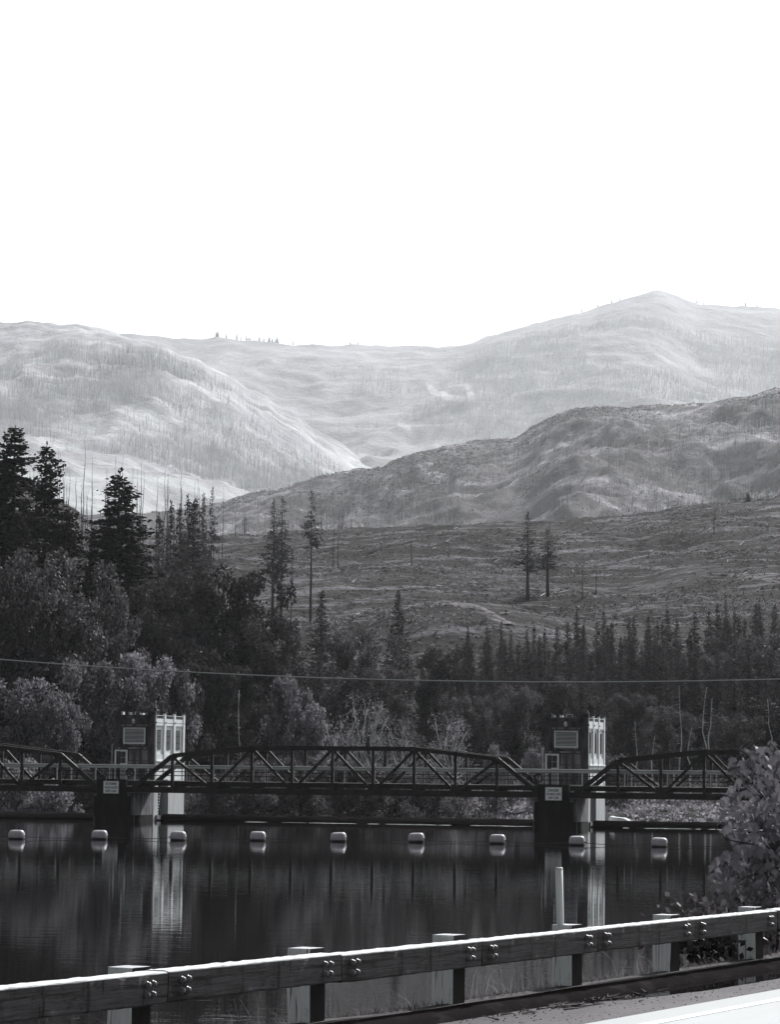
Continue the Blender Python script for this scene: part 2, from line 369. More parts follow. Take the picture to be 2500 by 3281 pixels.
# ------------------------------------------------------------------ water behind the dam
TH = math.radians(14.1)
DAM = Matrix.Translation((-18.962, 229.0, 0)) @ Matrix.Rotation(-TH, 4, 'Z')      # local x: along the dam, y: downstream, z: above the water
S = 35.74
def dam_w(u, v, z): return DAM @ Vector((u, v, z))
def mat_water():
    m, n, l, b = new_mat('river_water', 0.015, 0.5)
    b.inputs['Base Color'].default_value = tone(0.006); b.inputs['IOR'].default_value = 1.333
    h1 = noise_fac(n, l, 1.1, 3, 0.55, (0.45, 1.2, 1), 0.0, 1.0)
    h2 = noise_fac(n, l, 7.0, 2, 0.5, (0.6, 1, 1), 0.0, 1.0, w=4)
    ad = n.new('ShaderNodeMath'); ad.operation = 'MULTIPLY_ADD'; ad.inputs[1].default_value = 0.16
    l.new(h2, ad.inputs[0]); l.new(h1, ad.inputs[2])
    bump(n, l, b, ad.outputs[0], 1.0, 0.0038)
    return m
M['water'] = mat_water()
wv = [(-170, -330, 0), (170, -330, 0), (170, 2.6, 0), (-170, 2.6, 0)]
wo_ = tag(link('river', mesh_np('river', wv, [(0, 1, 2, 3)], M['water'])), kind='structure'); wo_.matrix_world = DAM
tw = tag(link('tailwater', mesh_np('tailwater', [(-170, 2.8, -4.2), (170, 2.8, -4.2), (170, 70, -4.2), (-170, 70, -4.2)], [(0, 1, 2, 3)], M['water'])), kind='structure'); tw.matrix_world = DAM

# ------------------------------------------------------------------ the road side: kerb, shoulder, pavement, bank (rail frame: x towards the road, y along the rail)
RA, RX, RY, RZ, RS, RM = 0.46445, -1.535, 20.071, 3.227, 2.663, -0.00868
RAIL = Matrix.Translation((RX, RY, RZ)) @ Matrix.Rotation(-RA, 4, 'Z') @ Matrix.Rotation(RM, 4, 'X')
M['asphalt'] = mat_layers('asphalt', 0.06, [(0.095, 1.2, (1, 0.3, 1), 0.4, 0.65), (0.03, 30, (1, 1, 1), 0.56, 0.66), (0.22, 45, (1, 1, 1), 0.66, 0.74)], 0.9, 0.12, (60, 0.5, 0.01))
M['pavement'] = mat_layers('pavement', 0.375, [(0.41, 1.0, (1, 0.15, 1), 0.4, 0.65), (0.3, 40, (1, 1, 1), 0.6, 0.75)], 0.85, 0.08, (70, 0.3, 0.006))
M['kerb'] = mat_layers('kerb', 0.016, [(0.03, 6, (1, 0.5, 1), 0.5, 0.7), (0.1, 30, (1, 1, 1), 0.68, 0.76)], 1.0, 0.0, (40, 0.6, 0.012))
M['paint_line'] = mat_layers('paint_line', 0.62, [(0.5, 6, (1, 0.3, 1), 0.55, 0.75)], 0.5, 0.4)
M['bank_soil'] = mat_layers('bank_soil', 0.05, [(0.1, 3, (1, 1, 1), 0.45, 0.7)], 0.95, 0.1, (12, 0.8, 0.05))
def strip(name, prof, t0, t1, nt, m, wob=0.0, seed=0, smooth=True):
    ts = np.linspace(t0, t1, nt); V = []
    for t in ts:
        for k, (x, z) in enumerate(prof):
            w1 = (fbm(np.array([t * 0.55]), np.array([k * 0.13]), seed, 3)[0] - 0.5) * wob
            w2 = (fbm(np.array([t * 0.7 + 40]), np.array([k * 0.2]), seed + 5, 3)[0] - 0.5) * wob * 0.5
            V.append((x + w1, t, z + w2))
    k = len(prof); i = (np.arange(nt - 1)[:, None] * k + np.arange(k - 1)[None, :]).ravel()
    o = tag(link(name, mesh_np(name, V, np.stack([i, i + 1, i + k + 1, i + k], -1), m, smooth)), kind='structure'); o.matrix_world = RAIL
    return o
strip('shoulder', [(-0.3, -0.636), (0.6, -0.634), (1.2, -0.632)], -70, 120, 100, M['asphalt'])
strip('road', [(1.2, -0.628), (2.0, -0.62), (4.8, -0.59), (8.4, -0.62)], -70, 120, 60, M['pavement'])
strip('road_edge_line', [(1.62, -0.6195), (1.74, -0.6185)], -70, 120, 60, M['paint_line'])
strip('verge', [(8.4, -0.625), (9.5, -0.63), (14, -0.66), (40, -0.7)], -70, 120, 60, M['bank_soil'])
strip('bank', [(-0.14, -0.565), (-0.3, -0.555), (-0.6, -0.60), (-1.0, -0.85), (-2.0, -1.7), (-4.5, -3.6), (-9, -6.5)], -70, 120, 160, M['bank_soil'], 0.12, 5)
strip('kerb', [(0.16, -0.64), (0.13, -0.60), (0.08, -0.572), (0.0, -0.556), (-0.08, -0.552), (-0.15, -0.56), (-0.2, -0.60)], -70, 120, 420, M['kerb'], 0.05, 8)
# puddle lying against the kerb
pp = []
for t in np.linspace(6.6, 17, 60):
    wd = 0.5 * math.sin(math.pi * min(1, max(0, (t - 6.6) / 9.5)) ** 0.8) + 0.10 * (fbm(np.array([t * 1.3]), np.array([0.0]), 77, 4)[0] - 0.5) * 2
    pp.append((0.08, t, -0.630)); pp.append((0.14 + max(0.0, wd), t, -0.630))
i = np.arange(59) * 2
M['puddle'] = mat_layers('puddle', 0.006, [], 0.03, 0.5)
po = tag(link('puddle', mesh_np('puddle', pp, np.stack([i, i + 1, i + 3, i + 2], -1), M['puddle'])), kind='structure'); po.matrix_world = RAIL

# ------------------------------------------------------------------ timber guard rail along the road
def mat_wood(name, base, streak, crack, grain=(1, 0.06, 1), rough=0.85):
    m, n, l, b = new_mat(name, rough, 0.2)
    c = mixc(n, l, noise_fac(n, l, 30, 6, 0.65, grain, 0.35, 0.65), tone(base), tone(streak))
    c = mixc(n, l, noise_fac(n, l, 4.5, 5, 0.6, (1, 0.7, 1), 0.6, 0.72, w=3), c, tone(crack))
    k = noise_fac(n, l, 55, 3, 0.5, (1, grain[1] * 0.5, 1) if grain[1] < 1 else (1, 1, grain[2] * 0.5), 0.60, 0.68, w=6)
    c = mixc(n, l, k, c, tone(crack * 0.4))
    l.new(c, b.inputs['Base Color'])
    bump(n, l, b, noise_fac(n, l, 40, 6, 0.65, grain, 0.2, 0.8), 0.7, 0.012)
    return m
def mat_beam(name):
    """rail timber: dark face, pale top"""
    m, n, l, b = new_mat(name, 0.8, 0.25)
    g = (1, 0.06, 1)
    face = mixc(n, l, noise_fac(n, l, 30, 6, 0.65, g, 0.35, 0.65), tone(0.028), tone(0.062))
    face = mixc(n, l, noise_fac(n, l, 5.5, 6, 0.7, (1, 0.5, 1), 0.54, 0.62, w=3), face, tone(0.012))
    face = mixc(n, l, noise_fac(n, l, 11, 6, 0.7, (1, 0.35, 1), 0.60, 0.70, w=13), face, tone(0.12))
    drip = noise_fac(n, l, 9, 4, 0.6, (1, 1, 0.16), 0.60, 0.66, w=7)
    face = mixc(n, l, drip, face, tone(0.008))
    crack = noise_fac(n, l, 22, 3, 0.5, (1, 0.03, 1), 0.60, 0.635, w=6)
    face = mixc(n, l, crack, face, tone(0.012))
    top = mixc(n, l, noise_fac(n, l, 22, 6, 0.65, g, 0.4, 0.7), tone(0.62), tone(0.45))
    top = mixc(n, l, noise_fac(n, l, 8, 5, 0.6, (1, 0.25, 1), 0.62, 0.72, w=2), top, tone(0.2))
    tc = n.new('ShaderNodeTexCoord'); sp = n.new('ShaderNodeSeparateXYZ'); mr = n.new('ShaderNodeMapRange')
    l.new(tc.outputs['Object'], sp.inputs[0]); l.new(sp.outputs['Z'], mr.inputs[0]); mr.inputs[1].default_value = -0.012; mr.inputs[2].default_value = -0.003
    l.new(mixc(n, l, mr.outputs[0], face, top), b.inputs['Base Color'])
    bump(n, l, b, noise_fac(n, l, 40, 6, 0.65, g, 0.2, 0.8), 0.8, 0.015)
    return m
M['beam'] = mat_beam('rail_timber')
M['post_pale'] = mat_wood('post_pale', 0.56, 0.72, 0.2, (1, 1, 0.05))
M['post_black'] = mat_wood('post_black', 0.012, 0.02, 0.008, (1, 1, 0.06))
M['post_top'] = mat_wood('post_top', 0.5, 0.36, 0.2, (1, 0.4, 1))
M['bolt'] = mat_layers('bolt', 0.09, [(0.05, 40, (1, 1, 1), 0.45, 0.7)], 0.45, 0.5)
gr = empty('timber_guard_rail', mat=RAIL, label='weathered timber guard rail with bolted beams running along the road kerb', cat='guard rail')
def rough_box(x0, x1, y0, y1, z0, z1, ny, amp, seed, taper=None):
    """box cut into ny slices along its length, its edges rounded and uneven as old timber is"""
    r = np.random.default_rng(seed); V, Fc = [], []
    sec = [(x0 + 0.012, z0), (x1 - 0.012, z0), (x1, z0 + 0.012), (x1, (z0 + z1) / 2), (x1, z1 - 0.012), (x1 - 0.008, z1 - 0.002), (x1 - 0.03, z1), (x0 + 0.03, z1), (x0 + 0.008, z1 - 0.003), (x0, z1 - 0.014), (x0, z0 + 0.012)]
    k = len(sec)
    for j in range(ny + 1):
        y = y0 + (y1 - y0) * j / ny
        for i, (x, z) in enumerate(sec):
            V.append((x + r.normal(0, amp * 0.6), y + (r.normal(0, amp) if 0 < j < ny else 0), z + r.normal(0, amp)))
    for j in range(ny):
        for i in range(k): Fc.append((j * k + i, j * k + (i + 1) % k, (j + 1) * k + (i + 1) % k, (j + 1) * k + i))
    Fc.append(tuple(range(k))[::-1]); Fc.append(tuple(ny * k + i for i in range(k)))
    return V, Fc
bolt_me = MB().lathe([(0.026, -0.004), (0.026, 0.002), (0.022, 0.004), (0.0215, 0.014), (0.017, 0.024), (0.008, 0.029), (0.001, 0.030)], 12, axis=0).mesh('bolt', M['bolt'], True)
for j in range(-3, 9):
    zo = random.uniform(-0.007, 0.007); ln = RS
    V, Fc = rough_box(-0.2, 0.0, 0.006, RS - 0.006, -0.222, 0.0, 34, 0.0022, 100 + j)
    bo = link('beam', mesh_np('beam', V, Fc, M['beam']), gr, (random.uniform(-0.004, 0.004), j * RS, zo))
    for dt in (0.19, 0.27, RS - 0.285, RS - 0.2):
        for dz in (-0.072, -0.148):
            link('bolt', bolt_me, bo, (0.001, dt + random.uniform(-0.008, 0.008), dz + random.uniform(-0.006, 0.006)))
    # post behind the joint: pale painted sides, black creosoted face to the road
    w0, w1, hh = -0.425, -0.222, 0.03 + random.uniform(-0.008, 0.008)
    lean = random.uniform(-0.03, 0.01)
    bm = bmesh.new()
    r = np.random.default_rng(300 + j)
    zs = [-1.25, -0.72, -0.5, -0.3, -0.12, hh]
    rings = []
    for z in zs:
        ring = [bm.verts.new((x + r.normal(0, 0.003), y + lean * (z - hh) + r.normal(0, 0.003), z)) for x, y in ((w0, -0.125), (w1, -0.125), (w1, 0.125), (w0, 0.125))]
        rings.append(ring)
    for a, b2 in zip(rings, rings[1:]):
        for i in range(4):
            fc = bm.faces.new((a[i], a[(i + 1) % 4], b2[(i + 1) % 4], b2[i])); fc.material_index = 1 if i == 1 else 0
    fc = bm.faces.new(rings[-1]); fc.material_index = 2
    me = bpy.data.meshes.new('post'); bm.to_mesh(me); bm.free()
    for k in ('post_pale', 'post_black', 'post_top'): me.materials.append(M[k])
    link('post', me, gr, (0, j * RS, 0))

# white marker post standing behind the rail
mp_ = RAIL @ Vector((-0.36, 3 * RS - 0.04, -0.6))
e = empty('marker_post', loc=mp_, label='slim white marker post standing behind the guard rail', cat='marker post')
e.rotation_euler = (0.0, -0.025, 0.0)
M['marker'] = mat_layers('marker', 0.5, [(0.42, 3, (1, 1, 0.5), 0.4, 0.7)], 0.5, 0.3)
MB().tube([(0, 0, -0.3), (0, 0, 0.5), (0, 0, 1.16)], [0.037, 0.0365, 0.035], 14).build('shaft', M['marker'], e, True)
MB().lathe([(0.036, 1.155), (0.037, 1.165), (0.03, 1.172), (0.001, 1.173)], 14).build('cap', M['marker'], e, True)

# ------------------------------------------------------------------ dam: piers, towers, gates
DM = DAM
def dam_thing(name, u, label, cat, group=None, v=0.0, z=0.0):
    return empty(name, mat=DM @ Matrix.Translation((u, v, z)), label=label, cat=cat, group=group)
W, L = 3.46, 7.9            # tower across the pier and along it
def build_pier(u0, label, tower=True):
    p = dam_thing('dam_pier', u0, label, 'pier', 'piers of the dam')
    MB().box(-W, 0, 0.0, 1.1, -4, 3.28).box(-W, 0, 3.7, L, -4, 3.28).box(-W, -0.75, 1.1, 3.7, -4, 3.27).build('pier_body', M['pier_side'], p)
    MB().box(-W + 0.02, -0.02, -4.6, -0.003, -4, 2.22).build('bridge_seat', M['streaked_concrete'], p)
    b = MB().prism([(-3.55, -4.2), (-3.0, -5.45), (-0.55, -5.45), (0.16, -4.2), (0.16, -0.6), (-3.55, -0.6)], 2, -4, 0.5); b.build('cutwater', M['black_concrete'], p, False, 0.04)
    MB().box(-2.95, -0.52, -5.35, -4.92, 0.4, 3.34).build('nose', M['black_concrete'], p, False, 0.05)
    MB().box(-3.2, -0.3, -5.28, -4.60, 0.4, 2.0).build('nose_step', M['black_concrete'], p, False, 0.05)
    MB().box(-0.74, -0.62, 1.3, 3.5, -4, 3.2).build('slot_lining', M['void'], p)
    rk = MB().bar((-0.35, 1.75, -0.2), (-0.35, 2.6, 3.2), 0.22, 0.22).build('rack', M['old_steel'], p)
    t = MB()
    for k in range(15):
        f = k / 14; c = Vector((-0.35, 1.75 + 0.85 * f - 0.2, -0.1 + 3.2 * f)); t.box(c.x - 0.16, c.x + 0.16, c.y - 0.12, c.y + 0.1, c.z - 0.055, c.z + 0.055)
    t.build('rack_teeth', M['galvanised'], rk)
    MB().box(-0.2, 0.12, 0.5, 1.5, -4, 0.42).build('gate_stop', M['streaked_concrete'], p)
    return p
def build_tower(u0, label):
    t = dam_thing('gate_tower', u0, label, 'tower', 'gate towers on the dam piers', z=3.28)
    z = lambda a: a - 3.28
    B = lambda: MB()
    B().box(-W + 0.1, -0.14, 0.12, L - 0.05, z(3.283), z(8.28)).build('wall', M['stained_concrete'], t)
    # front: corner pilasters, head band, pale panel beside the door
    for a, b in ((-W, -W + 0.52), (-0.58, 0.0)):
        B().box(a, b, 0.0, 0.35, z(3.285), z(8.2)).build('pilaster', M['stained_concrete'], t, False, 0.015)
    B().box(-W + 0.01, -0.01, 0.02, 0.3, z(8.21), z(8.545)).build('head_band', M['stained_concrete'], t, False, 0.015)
    B().box(-W + 1.28, -0.62, 0.085, 0.13, z(4.86), z(5.7)).build('panel', M['streaked_concrete'], t)
    B().box(-W + 1.22, -0.59, 0.06, 0.13, z(3.29), z(4.80)).build('plinth', M['streaked_concrete'], t)
    B().prism([(-W + 0.5, z(7.76)), (-0.55, z(7.76)), (-0.68, z(7.6)), (-W + 0.62, z(7.6))], 1, -0.06, 0.12).build('lintel', M['streaked_concrete'], t)
    B().box(-W + 0.1, -0.6, -0.14, 0.118, z(5.77), z(5.90)).build('ledge', M['streaked_concrete'], t, False, 0.02)
    B().box(-W + 0.74, -0.8, 0.0, 0.12, z(6.05), z(6.16)).build('sill', M['streaked_concrete'], t, False, 0.02)
    # louvre
    lv = B().box(-W + 0.8, -0.86, 0.1, 0.119, z(6.22), z(7.47)).build('louvre', M['void'], t)
    fr = B(); x0, x1, a, b = -W + 0.76, -0.82, z(6.19), z(7.5)
    fr.box(x0, x0 + 0.09, 0.0, 0.1, a, b).box(x1 - 0.09, x1, 0.0, 0.1, a, b).box(x0 + 0.09, x1 - 0.09, 0.0, 0.1, b - 0.08, b).box(x0 + 0.09, x1 - 0.09, 0.0, 0.1, a, a + 0.09)
    fr.build('frame', M['white_trim'], lv)
    sl = B().prism([(0.0, -0.024), (0.012, -0.028), (0.07, 0.012), (0.058, 0.016)], 0, x0 + 0.09, x1 - 0.09).mesh('slat', M['slat'])
    for k in range(11): link('slat', sl, lv, (0, 0.012, a + 0.145 + k * 0.104))
    # door with a four light window
    dr = B().box(-W + 0.18, -W + 1.03, 0.06, 0.12, z(3.3), z(5.62)).build('door', M['grey_paint'], t)
    fr = B(); x0, x1 = -W + 0.06, -W + 1.14
    fr.box(x0, x0 + 0.13, -0.02, 0.11, z(3.3), z(5.7)).box(x1 - 0.13, x1, -0.02, 0.11, z(3.3), z(5.7)).box(x0 + 0.13, x1 - 0.13, -0.02, 0.11, z(5.58), z(5.7)).build('door_frame', M['white_trim'], dr)
    for i in (0, 1):
        for j in (0, 1):
            xa = -W + 0.23 + i * 0.385; za = z(4.62) + j * 0.47
            B().box(xa, xa + 0.355, 0.045, 0.058, za, za + 0.44).build('pane', M['glass'], dr)
    B().box(-W + 0.2, -W + 1.0, 0.02, 0.058, z(4.5), z(4.59)).build('sash_rail', M['white_trim'], dr)
    B().box(-W + 0.58, -W + 0.62, 0.03, 0.058, z(3.4), z(4.48)).build('door_rib', M['slat'], dr)
    B().tube([(-W + 0.93, 0.05, z(4.3)), (-W + 0.93, -0.05, z(4.3)), (-W + 0.85, -0.05, z(4.3))], 0.02, 6).build('handle', M['old_steel'], dr)
    # lamp under the head band
    lp = B().tube([(-1.76, 0.02, z(8.36)), (-1.76, -0.22, z(8.34)), (-1.76, -0.25, z(8.22))], 0.025, 6).build('lamp', M['old_steel'], t)
    B().lathe([(0.05, 8.22 - 3.28), (0.1, 8.16 - 3.28), (0.14, 8.02 - 3.28), (0.13, 7.9 - 3.28), (0.07, 7.82 - 3.28), (0.01, 7.8 - 3.28)], 12, 2, (-1.76, -0.25, 0)).build('lamp_globe', M['galvanised'], lp, True)
    # sunny side: four pilasters, three tall niches with barred windows
    pc = [0.24, 2.70, 5.18, L - 0.24]
    for c in pc:
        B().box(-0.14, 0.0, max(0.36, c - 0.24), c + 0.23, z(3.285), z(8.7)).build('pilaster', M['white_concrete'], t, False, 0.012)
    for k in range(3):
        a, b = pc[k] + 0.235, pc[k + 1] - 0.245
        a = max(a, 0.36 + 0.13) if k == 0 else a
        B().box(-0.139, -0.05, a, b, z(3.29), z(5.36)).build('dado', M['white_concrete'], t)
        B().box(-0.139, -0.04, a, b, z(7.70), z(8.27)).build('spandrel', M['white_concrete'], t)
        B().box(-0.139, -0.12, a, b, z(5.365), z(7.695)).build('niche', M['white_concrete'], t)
        B().box(-0.125, -0.1, a + 0.05, b - 0.05, z(8.275), z(8.5)).build('frieze_panel', M['streaked_concrete'], t)
        wa, wb = a + 0.45, b - 0.66
        wd = B().box(-0.118, -0.112, wa, wb, z(5.78), z(7.36)).build('window', M['pane'], t)
        for q in range(5):
            y = wa + (wb - wa) * q / 4
            B().box(-0.112, -0.09, y - 0.018, y + 0.018, z(5.78), z(7.36)).build('bar', M['void'], wd)
        for q in range(4):
            zz = z(5.78) + 1.58 * q / 3
            B().box(-0.113, -0.079, wa, wb, zz - 0.016, zz + 0.016).build('bar', M['void'], wd)
        B().tube([(-0.01, pc[k] + 0.02, z(7.96)), (0.06, pc[k] + 0.02, z(7.96))], 0.06, 6).build('weep_pipe', M['void'], t)
    B().box(-0.139, 0.045, 0.4, L + 0.02, z(4.76), z(4.86)).build('base_course', M['white_concrete'], t, False, 0.015)
    # parapet
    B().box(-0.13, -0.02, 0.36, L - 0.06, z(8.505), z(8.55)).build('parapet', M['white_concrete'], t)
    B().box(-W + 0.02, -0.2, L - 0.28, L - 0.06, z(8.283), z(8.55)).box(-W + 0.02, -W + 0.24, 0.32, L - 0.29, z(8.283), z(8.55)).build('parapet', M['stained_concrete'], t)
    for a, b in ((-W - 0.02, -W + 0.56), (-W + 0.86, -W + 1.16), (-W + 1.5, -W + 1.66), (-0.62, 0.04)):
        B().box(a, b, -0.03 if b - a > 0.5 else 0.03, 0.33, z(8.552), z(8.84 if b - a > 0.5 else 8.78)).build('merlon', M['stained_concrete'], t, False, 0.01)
    for c in pc[1:]:
        B().box(-0.3, 0.035, c - 0.2, c + 0.2, z(8.705), z(8.86)).build('merlon', M['stained_concrete'], t, False, 0.01)
    for k, c in enumerate((1.45, 3.9, 6.4)):
        B().box(-W + 0.02, -W + 0.3, c - 0.25, c + 0.25, z(8.552), z(8.8)).build('merlon', M['white_concrete'], t, False, 0.01)
    hf = B(); x0, x1, a, b = -1.74, -1.28, z(8.55), z(8.77)
    hf.bar((x0, 0.16, a), (x0, 0.16, b), 0.03, 0.03).bar((x1, 0.16, a), (x1, 0.16, b), 0.03, 0.03).bar((x0, 0.16, b), (x1, 0.16, b), 0.03, 0.03).build('roof_hatch_frame', M['galvanised'], t)
    # drain pipe at the upstream corner and a bracket on the sunny corner
    B().tube([(-W - 0.16, -0.05, z(3.3)), (-W - 0.16, -0.05, z(6.1)), (-W - 0.05, 0.02, z(6.18))], 0.035, 6).build('drain_pipe', M['galvanised'], t)
    B().bar((0.02, 0.25, z(6.0)), (0.22, 0.35, z(6.12)), 0.04, 0.04).bar((0.1, 0.3, z(3.4)), (0.1, 0.3, z(6.05)), 0.035, 0.035).build('conduit', M['galvanised'], t)
    return t
build_pier(0, 'concrete dam pier carrying the extreme water hazard sign')
build_pier(S, 'concrete dam pier carrying the danger automatic gates sign')
build_tower(0, 'concrete gate tower with pale sunlit side above the extreme water hazard sign')
tw2 = build_tower(S, 'concrete gate tower with pale sunlit side above the danger automatic gates sign')
MB().tube([(-0.2, 1.6, 5.26), (-0.22, 1.6, 5.6), (-0.34, 1.6, 5.85)], 0.02, 5).build('roof_aerial', M['galvanised'], tw2)

for u0, lab in ((-S, 'black roller gate crest left of the extreme water hazard sign'), (0, 'long black roller gate crest between the two gate towers'), (S, 'black roller gate crest right of the danger sign')):
    g = dam_thing('roller_gate', u0, lab, 'gate', 'roller gates of the dam')
    m = MB().tube([(0.02, 2.9, -1.70), (S - W - 0.02, 2.9, -1.70)], 2.2, 40); m.build('drum', M['gate_steel'], g, True)
    MB().box(0.02, S - W - 0.02, 0.55, 0.72, -1.5, 0.1).build('lip', M['gate_steel'], g)

# thin pale streaks lying on the water along the gates
M['water_streaks'] = mat_layers('water_streaks', 0.6, [], 0.7, 0.3)
fv, ff = [], []
r = np.random.default_rng(5)
for (ua, ub, dens) in ((-26, -5, 0.16), (3, 13, 0.35), (13, 31.5, 0.85), (38.5, 66, 0.7)):
    u = ua
    while u < ub:
        ln = r.uniform(0.4, 2.2)
        if r.random() < dens:
            v0 = 0.2 + r.uniform(-0.5, 0.25); n = 7; b = len(fv)
            for q in range(n):
                f = q / (n - 1); wv_ = 0.22 * math.sin(math.pi * f) ** 0.7 * r.uniform(0.5, 1.1)
                fv.append((u + ln * f, v0 - wv_, 0.006)); fv.append((u + ln * f, v0 + wv_, 0.012))
            ff += [(b + 2 * q, b + 2 * q + 2, b + 2 * q + 3, b + 2 * q + 1) for q in range(n - 1)]
        u += ln * 0.8
fo = tag(link('water_streaks', mesh_np('water_streaks', fv, ff, M['water_streaks'])), 'pale streaks on the water along the roller gates', 'water_streaks', kind='stuff'); fo.matrix_world = DM

# ------------------------------------------------------------------ service bridge: three truss spans
PAN = 3.29
def build_span(u0, label):
    sp = dam_thing('truss_bridge_span', u0 - 0.12, label, 'bridge', 'truss spans of the service bridge', v=-4.8)
    N = [k * PAN for k in range(11)]
    ztop = [2.6, 5.24, 5.6, 5.95] + [5.95] * 4 + [5.6, 5.24, 2.6]
    zb = 2.58
    for y in (0.0, 3.9):
        for k in range(10):
            ends = k in (0, 9)
            b = MB()
            w, h = 0.3, 0.33
            a, c = Vector((N[k], y, ztop[k])), Vector((N[k + 1], y, ztop[k + 1]))
            b.bar(a, c, w, h, (0, 1, 0) if False else (0, 0, 1))
            b.build('end_post' if ends else 'top_chord', M['old_steel'], sp, False, 0.012)
        MB().box(-0.5, N[10] + 0.5, y - 0.12, y + 0.12, 2.38, 2.74).build('bottom_chord', M['old_steel'], sp, False, 0.01)
        MB().box(-0.4, N[10] + 0.4, y - 0.2, y + 0.2, 2.30, 2.376).build('bottom_flange', M['dark_steel'], sp)
        for k in range(1, 10):
            MB().box(N[k] - 0.11, N[k] + 0.11, y - 0.1, y + 0.1, 2.76, ztop[k] - 0.12).build('vertical', M['old_steel'], sp)
        for k in (2, 4, 6, 8):
            for q in (-1, 1):
                MB().bar((N[k] + 0.18 * q, y + 0.03, zb + 0.2), (N[k + q] - 0.12 * q, y + 0.03, ztop[k + q] - 0.2), 0.16, 0.2).build('diagonal', M['old_steel'], sp)
            MB().prism([(N[k] - 0.45, 2.7), (N[k] + 0.45, 2.7), (N[k] + 0.28, 3.15), (N[k] - 0.28, 3.15)], 1, y - 0.125, y - 0.102).build('gusset', M['old_steel'], sp)
        for k in (1, 3, 5, 7, 9):
            zt_ = ztop[k] - 0.1
            MB().prism([(N[k] - 0.5, zt_), (N[k] + 0.5, zt_), (N[k] + 0.2, zt_ - 0.32), (N[k] - 0.2, zt_ - 0.32)], 1, y - 0.125, y - 0.102).build('gusset', M['old_steel'], sp)
        rv = MB()
        for k in range(9):
            for q in range(10):
                f = (q + 0.5) / 10; p_ = Vector((N[k] + PAN * f, y - 0.14, ztop[k] + (ztop[k + 1] - ztop[k]) * f))
                rv.box(p_.x - 0.02, p_.x + 0.02, p_.y - 0.012, p_.y + 0.01, p_.z - 0.09, p_.z - 0.05)
        o = rv.build('rivets', M['old_steel'], sp); o['kind'] = 'stuff'
    MB().box(-1.7, N[10] + 1.6, 0.22, 3.68, 2.86, 3.24).build('deck', M['dark_steel'], sp)
    for k in range(11):
        MB().box(N[k] - 0.12, N[k] + 0.12, 0.125, 3.775, 2.45, 2.85).build('floor_beam', M['dark_steel'], sp)
    return sp
build_span(-S, 'dark steel truss span running off left of the extreme water hazard sign')
build_span(0, 'long dark steel truss span between the two gate towers')
build_span(S, 'dark steel truss span between the danger sign and the maple leaves')
prof = [(0.0, -0.155), (-0.05, -0.12), (-0.05, -0.06), (0.02, -0.02), (0.02, 0.02), (-0.05, 0.06), (-0.05, 0.12), (0.0, 0.155), (0.03, 0.155), (0.0, 0.1), (0.05, 0.02), (0.05, -0.02), (0.0, -0.1), (0.03, -0.155)]
for v0, lab in ((-4.46, 'galvanised railing along the near edge of the bridge deck'), (-1.28, 'galvanised railing along the far edge of the bridge deck')):
    rl = dam_thing('bridge_railing', 0, lab, 'railing', 'railings of the service bridge', v=v0)
    flip = 1 if v0 < -3 else -1
    for k in range(-12, 24):
        MB().prism([(p[0] * flip, p[1] + 4.36) for p in prof], 0, k * PAN - 0.12 + 0.004, (k + 1) * PAN - 0.124).build('rail', M['galvanised'], rl)
        MB().box(k * PAN - 0.18, k * PAN - 0.08, -0.05 * flip + 0.10, -0.05 * flip + 0.16, 3.245, 4.5).build('post', M['galvanised'], rl)
    for z_ in (3.98, 3.66):
        MB().tube([(-12 * PAN, 0.11, z_), (24 * PAN, 0.11, z_)], 0.028, 6).build('cable_rail', M['old_steel'], rl)
# lifebuoys hung on the near railing
def lifebuoy(u, z, lab):
    e = dam_thing('lifebuoy', u, lab, 'lifebuoy', 'lifebuoys on the bridge railing', v=-4.62, z=z)
    V, Fc = [], []
    n1, n2 = 24, 8
    for i in range(n1):
        a = 2 * math.pi * i / n1
        for j in range(n2):
            b = 2 * math.pi * j / n2; rr = 0.32 + 0.07 * math.cos(b); V.append((rr * math.cos(a), 0.07 * math.sin(b), rr * math.sin(a)))
    for i in range(n1):
        for j in range(n2): Fc.append((i * n2 + j, ((i + 1) % n1) * n2 + j, ((i + 1) % n1) * n2 + (j + 1) % n2, i * n2 + (j + 1) % n2))
    link('ring', mesh_np('ring', V, Fc, M['old_steel'], True), e)
    for a in (0.3, 1.87, 3.44, 5.0):
        MB().tube([(0.40 * math.cos(a + d), -0.03, 0.40 * math.sin(a + d)) for d in (-0.5, -0.25, 0, 0.25, 0.5)], 0.012, 5).build('grab_rope', M['galvanised'], e)
lifebuoy(-0.42, 3.86, 'dark lifebuoy ring on the railing above the extreme water hazard sign')
lifebuoy(S - 3.05, 3.82, 'dark lifebuoy ring on the railing above the danger sign')

